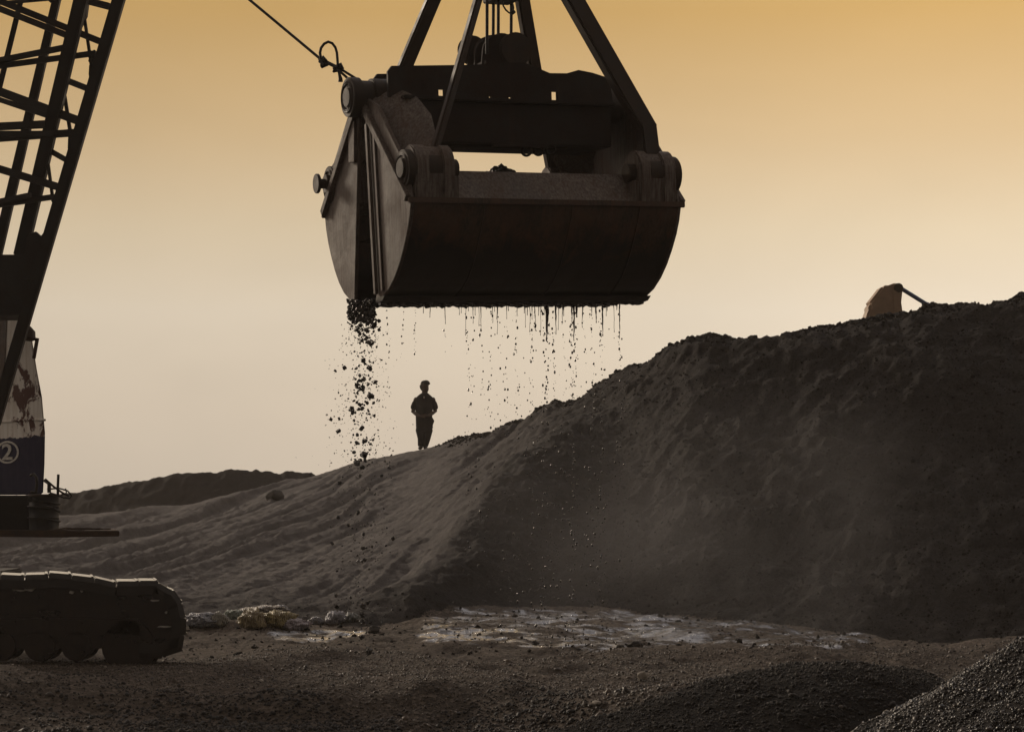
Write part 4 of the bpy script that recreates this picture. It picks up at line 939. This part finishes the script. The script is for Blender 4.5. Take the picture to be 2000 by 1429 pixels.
for x, n_ in STR:
    lim = 700 if x < 880 else 1270; ph = random.uniform(0, 6)
    for k in range(int(n_ * 1.9)):
        y = 605 + (lim - 605) * random.random() ** 1.15
        wander = (y - 600) * .012 + 1.2
        sz = random.choice((.8, .9, 1.0, 1.2, 1.4, 1.7, 2.0, 2.6)) * (.6 if x < 880 else .76)
        dp.append((sz, x + random.gauss(0, wander) + 3 * math.sin(y * .02 + ph), y, 21.38 + 1.13 * (x - 735) / 505 + random.gauss(0, .06)))
for k in range(150): dp.append((random.choice((.7, .9, 1.2)), random.uniform(880, 1225), 620 + 650 * random.random(), 22 + random.gauss(0, .2)))
dp.sort(reverse=True)
for sz, x, y, Yd in dp[:300]:
    r = sz * Yd / F; place('water_drop', random.choice(DM), at(x, y, Yd), (r, r, r * random.uniform(.95, 1.35)), 'dark muddy water drop falling below the right part of the grab' , 'drop', 'muddy drops falling from the grab')
rest = dp[300:]
DV = np.array([v.co[:] for v in DM[1].vertices]); DF = np.array([list(p.vertices) for p in DM[1].polygons])
VV_ = np.concatenate([DV * (sz * Yd / F) + np.array(at(x, y, Yd)[:]) for sz, x, y, Yd in rest]); FF_ = np.concatenate([DF + i * len(DV) for i in range(len(rest))])
tag(np_mesh('spray', VV_, FF_, M['mud'], True), 'fine spray of muddy droplets falling below the grab', 'spray', kind='stuff')

# ------------------------------------------------------------------ air
hz = MB(); hz.box((0, 46, 8), (150, 110, 24))
m, nt, b = new_mat('haze_air'); nt.nodes.remove(b)
pv = nd(nt, 'ShaderNodeVolumePrincipled'); pv.inputs['Color'].default_value = (.95, .85, .75, 1); pv.inputs['Density'].default_value = .00065; pv.inputs['Anisotropy'].default_value = .35
lk(nt, pv.outputs[0], nt.nodes['Material Output'].inputs['Volume'])
tag(hz.build('haze', m), kind='stuff')

dc = bmesh.new(); bmesh.ops.create_icosphere(dc, subdivisions=3, radius=1); dmb = MB()
DC, DR = Vector((2.6, 29.4, 1.2)), Vector((4.2, 2.3, 2.3))
dmb.v = [Vector((DC.x + v.co.x * DR.x, DC.y + v.co.y * DR.y, DC.z + v.co.z * DR.z)) for v in dc.verts]; dmb.f = [[v.index for v in f.verts] for f in dc.faces]; dc.free()
m, nt, b = new_mat('dust_air'); nt.nodes.remove(b)
pv = nd(nt, 'ShaderNodeVolumePrincipled'); pv.inputs['Color'].default_value = (.9, .88, .88, 1); pv.inputs['Anisotropy'].default_value = .3
p = pos_co(nt)
loc = nd(nt, 'ShaderNodeVectorMath', operation='SUBTRACT'); lk(nt, p, loc.inputs[0]); loc.inputs[1].default_value = DC
dv_ = nd(nt, 'ShaderNodeVectorMath', operation='DIVIDE'); lk(nt, loc.outputs[0], dv_.inputs[0]); dv_.inputs[1].default_value = DR
ln_ = nd(nt, 'ShaderNodeVectorMath', operation='LENGTH'); lk(nt, dv_.outputs[0], ln_.inputs[0])
fo_ = nd(nt, 'ShaderNodeMapRange'); fo_.interpolation_type = 'SMOOTHSTEP'; lk(nt, ln_.outputs['Value'], fo_.inputs[0]); fo_.inputs[1].default_value = 1; fo_.inputs[2].default_value = .1; fo_.inputs[3].default_value = 0; fo_.inputs[4].default_value = .095
mu = nd(nt, 'ShaderNodeMath', operation='MULTIPLY'); lk(nt, fo_.outputs[0], mu.inputs[0]); lk(nt, ramp(nt, noise_tex(nt, mapping(nt, p, (.45, .45, .35)), 1.3, 3, .55, .4), [(.35, 0.), (.7, 1.)]), mu.inputs[1])
lk(nt, mu.outputs[0], pv.inputs['Density']); lk(nt, pv.outputs[0], nt.nodes['Material Output'].inputs['Volume'])
tag(dmb.build('dust', m), kind='stuff')

# ------------------------------------------------------------------ sky, sun, camera
SUN_EL, SUN_AZ = math.radians(19), math.radians(-39)
w = bpy.data.worlds.new('World'); SC.world = w; w.use_nodes = True; nt = w.node_tree
bg = nt.nodes['Background']
tc = nd(nt, 'ShaderNodeTexCoord'); sx = nd(nt, 'ShaderNodeSeparateXYZ'); lk(nt, tc.outputs['Generated'], sx.inputs[0])
def srgb(*c): return tuple((x / 255 / 12.92 if x / 255 <= .04045 else ((x / 255 + .055) / 1.055) ** 2.4) for x in c)
mr = nd(nt, 'ShaderNodeMapRange'); lk(nt, sx.outputs[2], mr.inputs[0]); mr.inputs[1].default_value = 0; mr.inputs[2].default_value = .5
col = ramp(nt, mr.outputs[0], [(0, srgb(204, 189, 170)), (.07, srgb(213, 197, 176)), (.15, srgb(217, 202, 180)), (.215, srgb(213, 194, 164)), (.29, srgb(205, 177, 136)), (.39, srgb(196, 158, 99)), (.5, srgb(200, 165, 110)), (.7, srgb(178, 168, 160)), (1, srgb(168, 166, 172))])
# the dust glows towards the sun and is dim behind the viewer
az = nd(nt, 'ShaderNodeMapRange'); lk(nt, sx.outputs[1], az.inputs[0]); az.interpolation_type = 'SMOOTHSTEP'
az.inputs[1].default_value = -.6; az.inputs[2].default_value = .75; az.inputs[3].default_value = .20; az.inputs[4].default_value = 1.0
lr = nd(nt, 'ShaderNodeMath', operation='MULTIPLY_ADD'); lk(nt, sx.outputs[0], lr.inputs[0]); lr.inputs[1].default_value = .52; lr.inputs[2].default_value = 1.0
xr = nd(nt, 'ShaderNodeMapRange'); lk(nt, sx.outputs[0], xr.inputs[0]); xr.inputs[1].default_value = 0; xr.inputs[2].default_value = .25; xr.inputs[3].default_value = .05; xr.inputs[4].default_value = .24
lx = nd(nt, 'ShaderNodeMath', operation='ADD'); lk(nt, lr.outputs[0], lx.inputs[0]); lk(nt, xr.outputs[0], lx.inputs[1])
lrc = nd(nt, 'ShaderNodeClamp'); lk(nt, lx.outputs[0], lrc.inputs[0]); lrc.inputs[1].default_value = .72; lrc.inputs[2].default_value = 1.36
up = nd(nt, 'ShaderNodeMapRange'); lk(nt, sx.outputs[2], up.inputs[0]); up.inputs[1].default_value = .3; up.inputs[2].default_value = 1; up.inputs[3].default_value = 1; up.inputs[4].default_value = .7
m1 = nd(nt, 'ShaderNodeMath', operation='MULTIPLY'); lk(nt, az.outputs[0], m1.inputs[0]); lk(nt, lrc.outputs[0], m1.inputs[1])
m2 = nd(nt, 'ShaderNodeMath', operation='MULTIPLY'); lf = nd(nt, 'ShaderNodeMapRange'); lk(nt, sx.outputs[0], lf.inputs[0]); lf.interpolation_type = 'SMOOTHSTEP'
lf.inputs[1].default_value = -.25; lf.inputs[2].default_value = -.85; lf.inputs[3].default_value = 1; lf.inputs[4].default_value = 3.0
sn = nd(nt, 'ShaderNodeMapRange'); lk(nt, noise_tex(nt, mapping(nt, tc.outputs['Generated'], (5, 2, 11)), 1.0, 4, .5, .4), sn.inputs[0]); sn.inputs[1].default_value = .3; sn.inputs[2].default_value = .7; sn.inputs[3].default_value = .955; sn.inputs[4].default_value = 1.045
m4 = nd(nt, 'ShaderNodeMath', operation='MULTIPLY'); lk(nt, m1.outputs[0], m4.inputs[0]); lk(nt, sn.outputs[0], m4.inputs[1])
m3 = nd(nt, 'ShaderNodeMath', operation='MULTIPLY'); lk(nt, m4.outputs[0], m3.inputs[0]); lk(nt, lf.outputs[0], m3.inputs[1])
lk(nt, m3.outputs[0], m2.inputs[0]); lk(nt, up.outputs[0], m2.inputs[1])
cz_ = nd(nt, 'ShaderNodeMapRange'); lk(nt, sx.outputs[1], cz_.inputs[0]); cz_.inputs[1].default_value = .9; cz_.inputs[2].default_value = .2
col = mix(nt, cz_.outputs[0], col, srgb(187, 173, 162))      # cooler dusk air away from the sun
vm = nd(nt, 'ShaderNodeVectorMath', operation='SCALE'); lk(nt, col, vm.inputs[0]); lk(nt, m2.outputs[0], vm.inputs['Scale'])
sky = nd(nt, 'ShaderNodeTexSky'); sky.sky_type = 'NISHITA'; sky.sun_disc = False; sky.sun_elevation = SUN_EL; sky.sun_rotation = SUN_AZ; sky.dust_density = 6; sky.air_density = 2
vs = nd(nt, 'ShaderNodeVectorMath', operation='SCALE'); lk(nt, sky.outputs[0], vs.inputs[0]); vs.inputs['Scale'].default_value = .0012
va = nd(nt, 'ShaderNodeVectorMath', operation='ADD'); lk(nt, vm.outputs[0], va.inputs[0]); lk(nt, vs.outputs[0], va.inputs[1])
lk(nt, va.outputs[0], bg.inputs['Color']); bg.inputs['Strength'].default_value = 1.0

sl = bpy.data.lights.new('sun', 'SUN'); sl.energy = 1.35; sl.angle = math.radians(9); sl.color = (1, .84, .66)
so = bpy.data.objects.new('sun', sl); COL.objects.link(so)
sd_ = Vector((math.sin(SUN_AZ) * math.cos(SUN_EL), math.cos(SUN_AZ) * math.cos(SUN_EL), math.sin(SUN_EL)))
so.rotation_euler = sd_.to_track_quat('Z', 'Y').to_euler(); so.location = (0, 40, 30)

cd = bpy.data.cameras.new('camera'); cam = bpy.data.objects.new('camera', cd); COL.objects.link(cam)
cam.location = (0, 0, CAMZ); cam.rotation_euler = (math.radians(90), 0, 0)
cd.sensor_width = 36; cd.lens = 36 * F / 2000; cd.shift_y = (YH - 714.5) / 2000; cd.clip_end = 6000; cd.clip_start = .1
SC.camera = cam
SC.view_settings.view_transform = 'Standard'; SC.view_settings.look = 'None'; SC.view_settings.exposure = 0; SC.view_settings.gamma = 1
SC.cycles.use_denoising = True; SC.cycles.max_bounces = 6; SC.cycles.volume_bounces = 0
SC.render.resolution_x = 1024; SC.render.resolution_y = 731
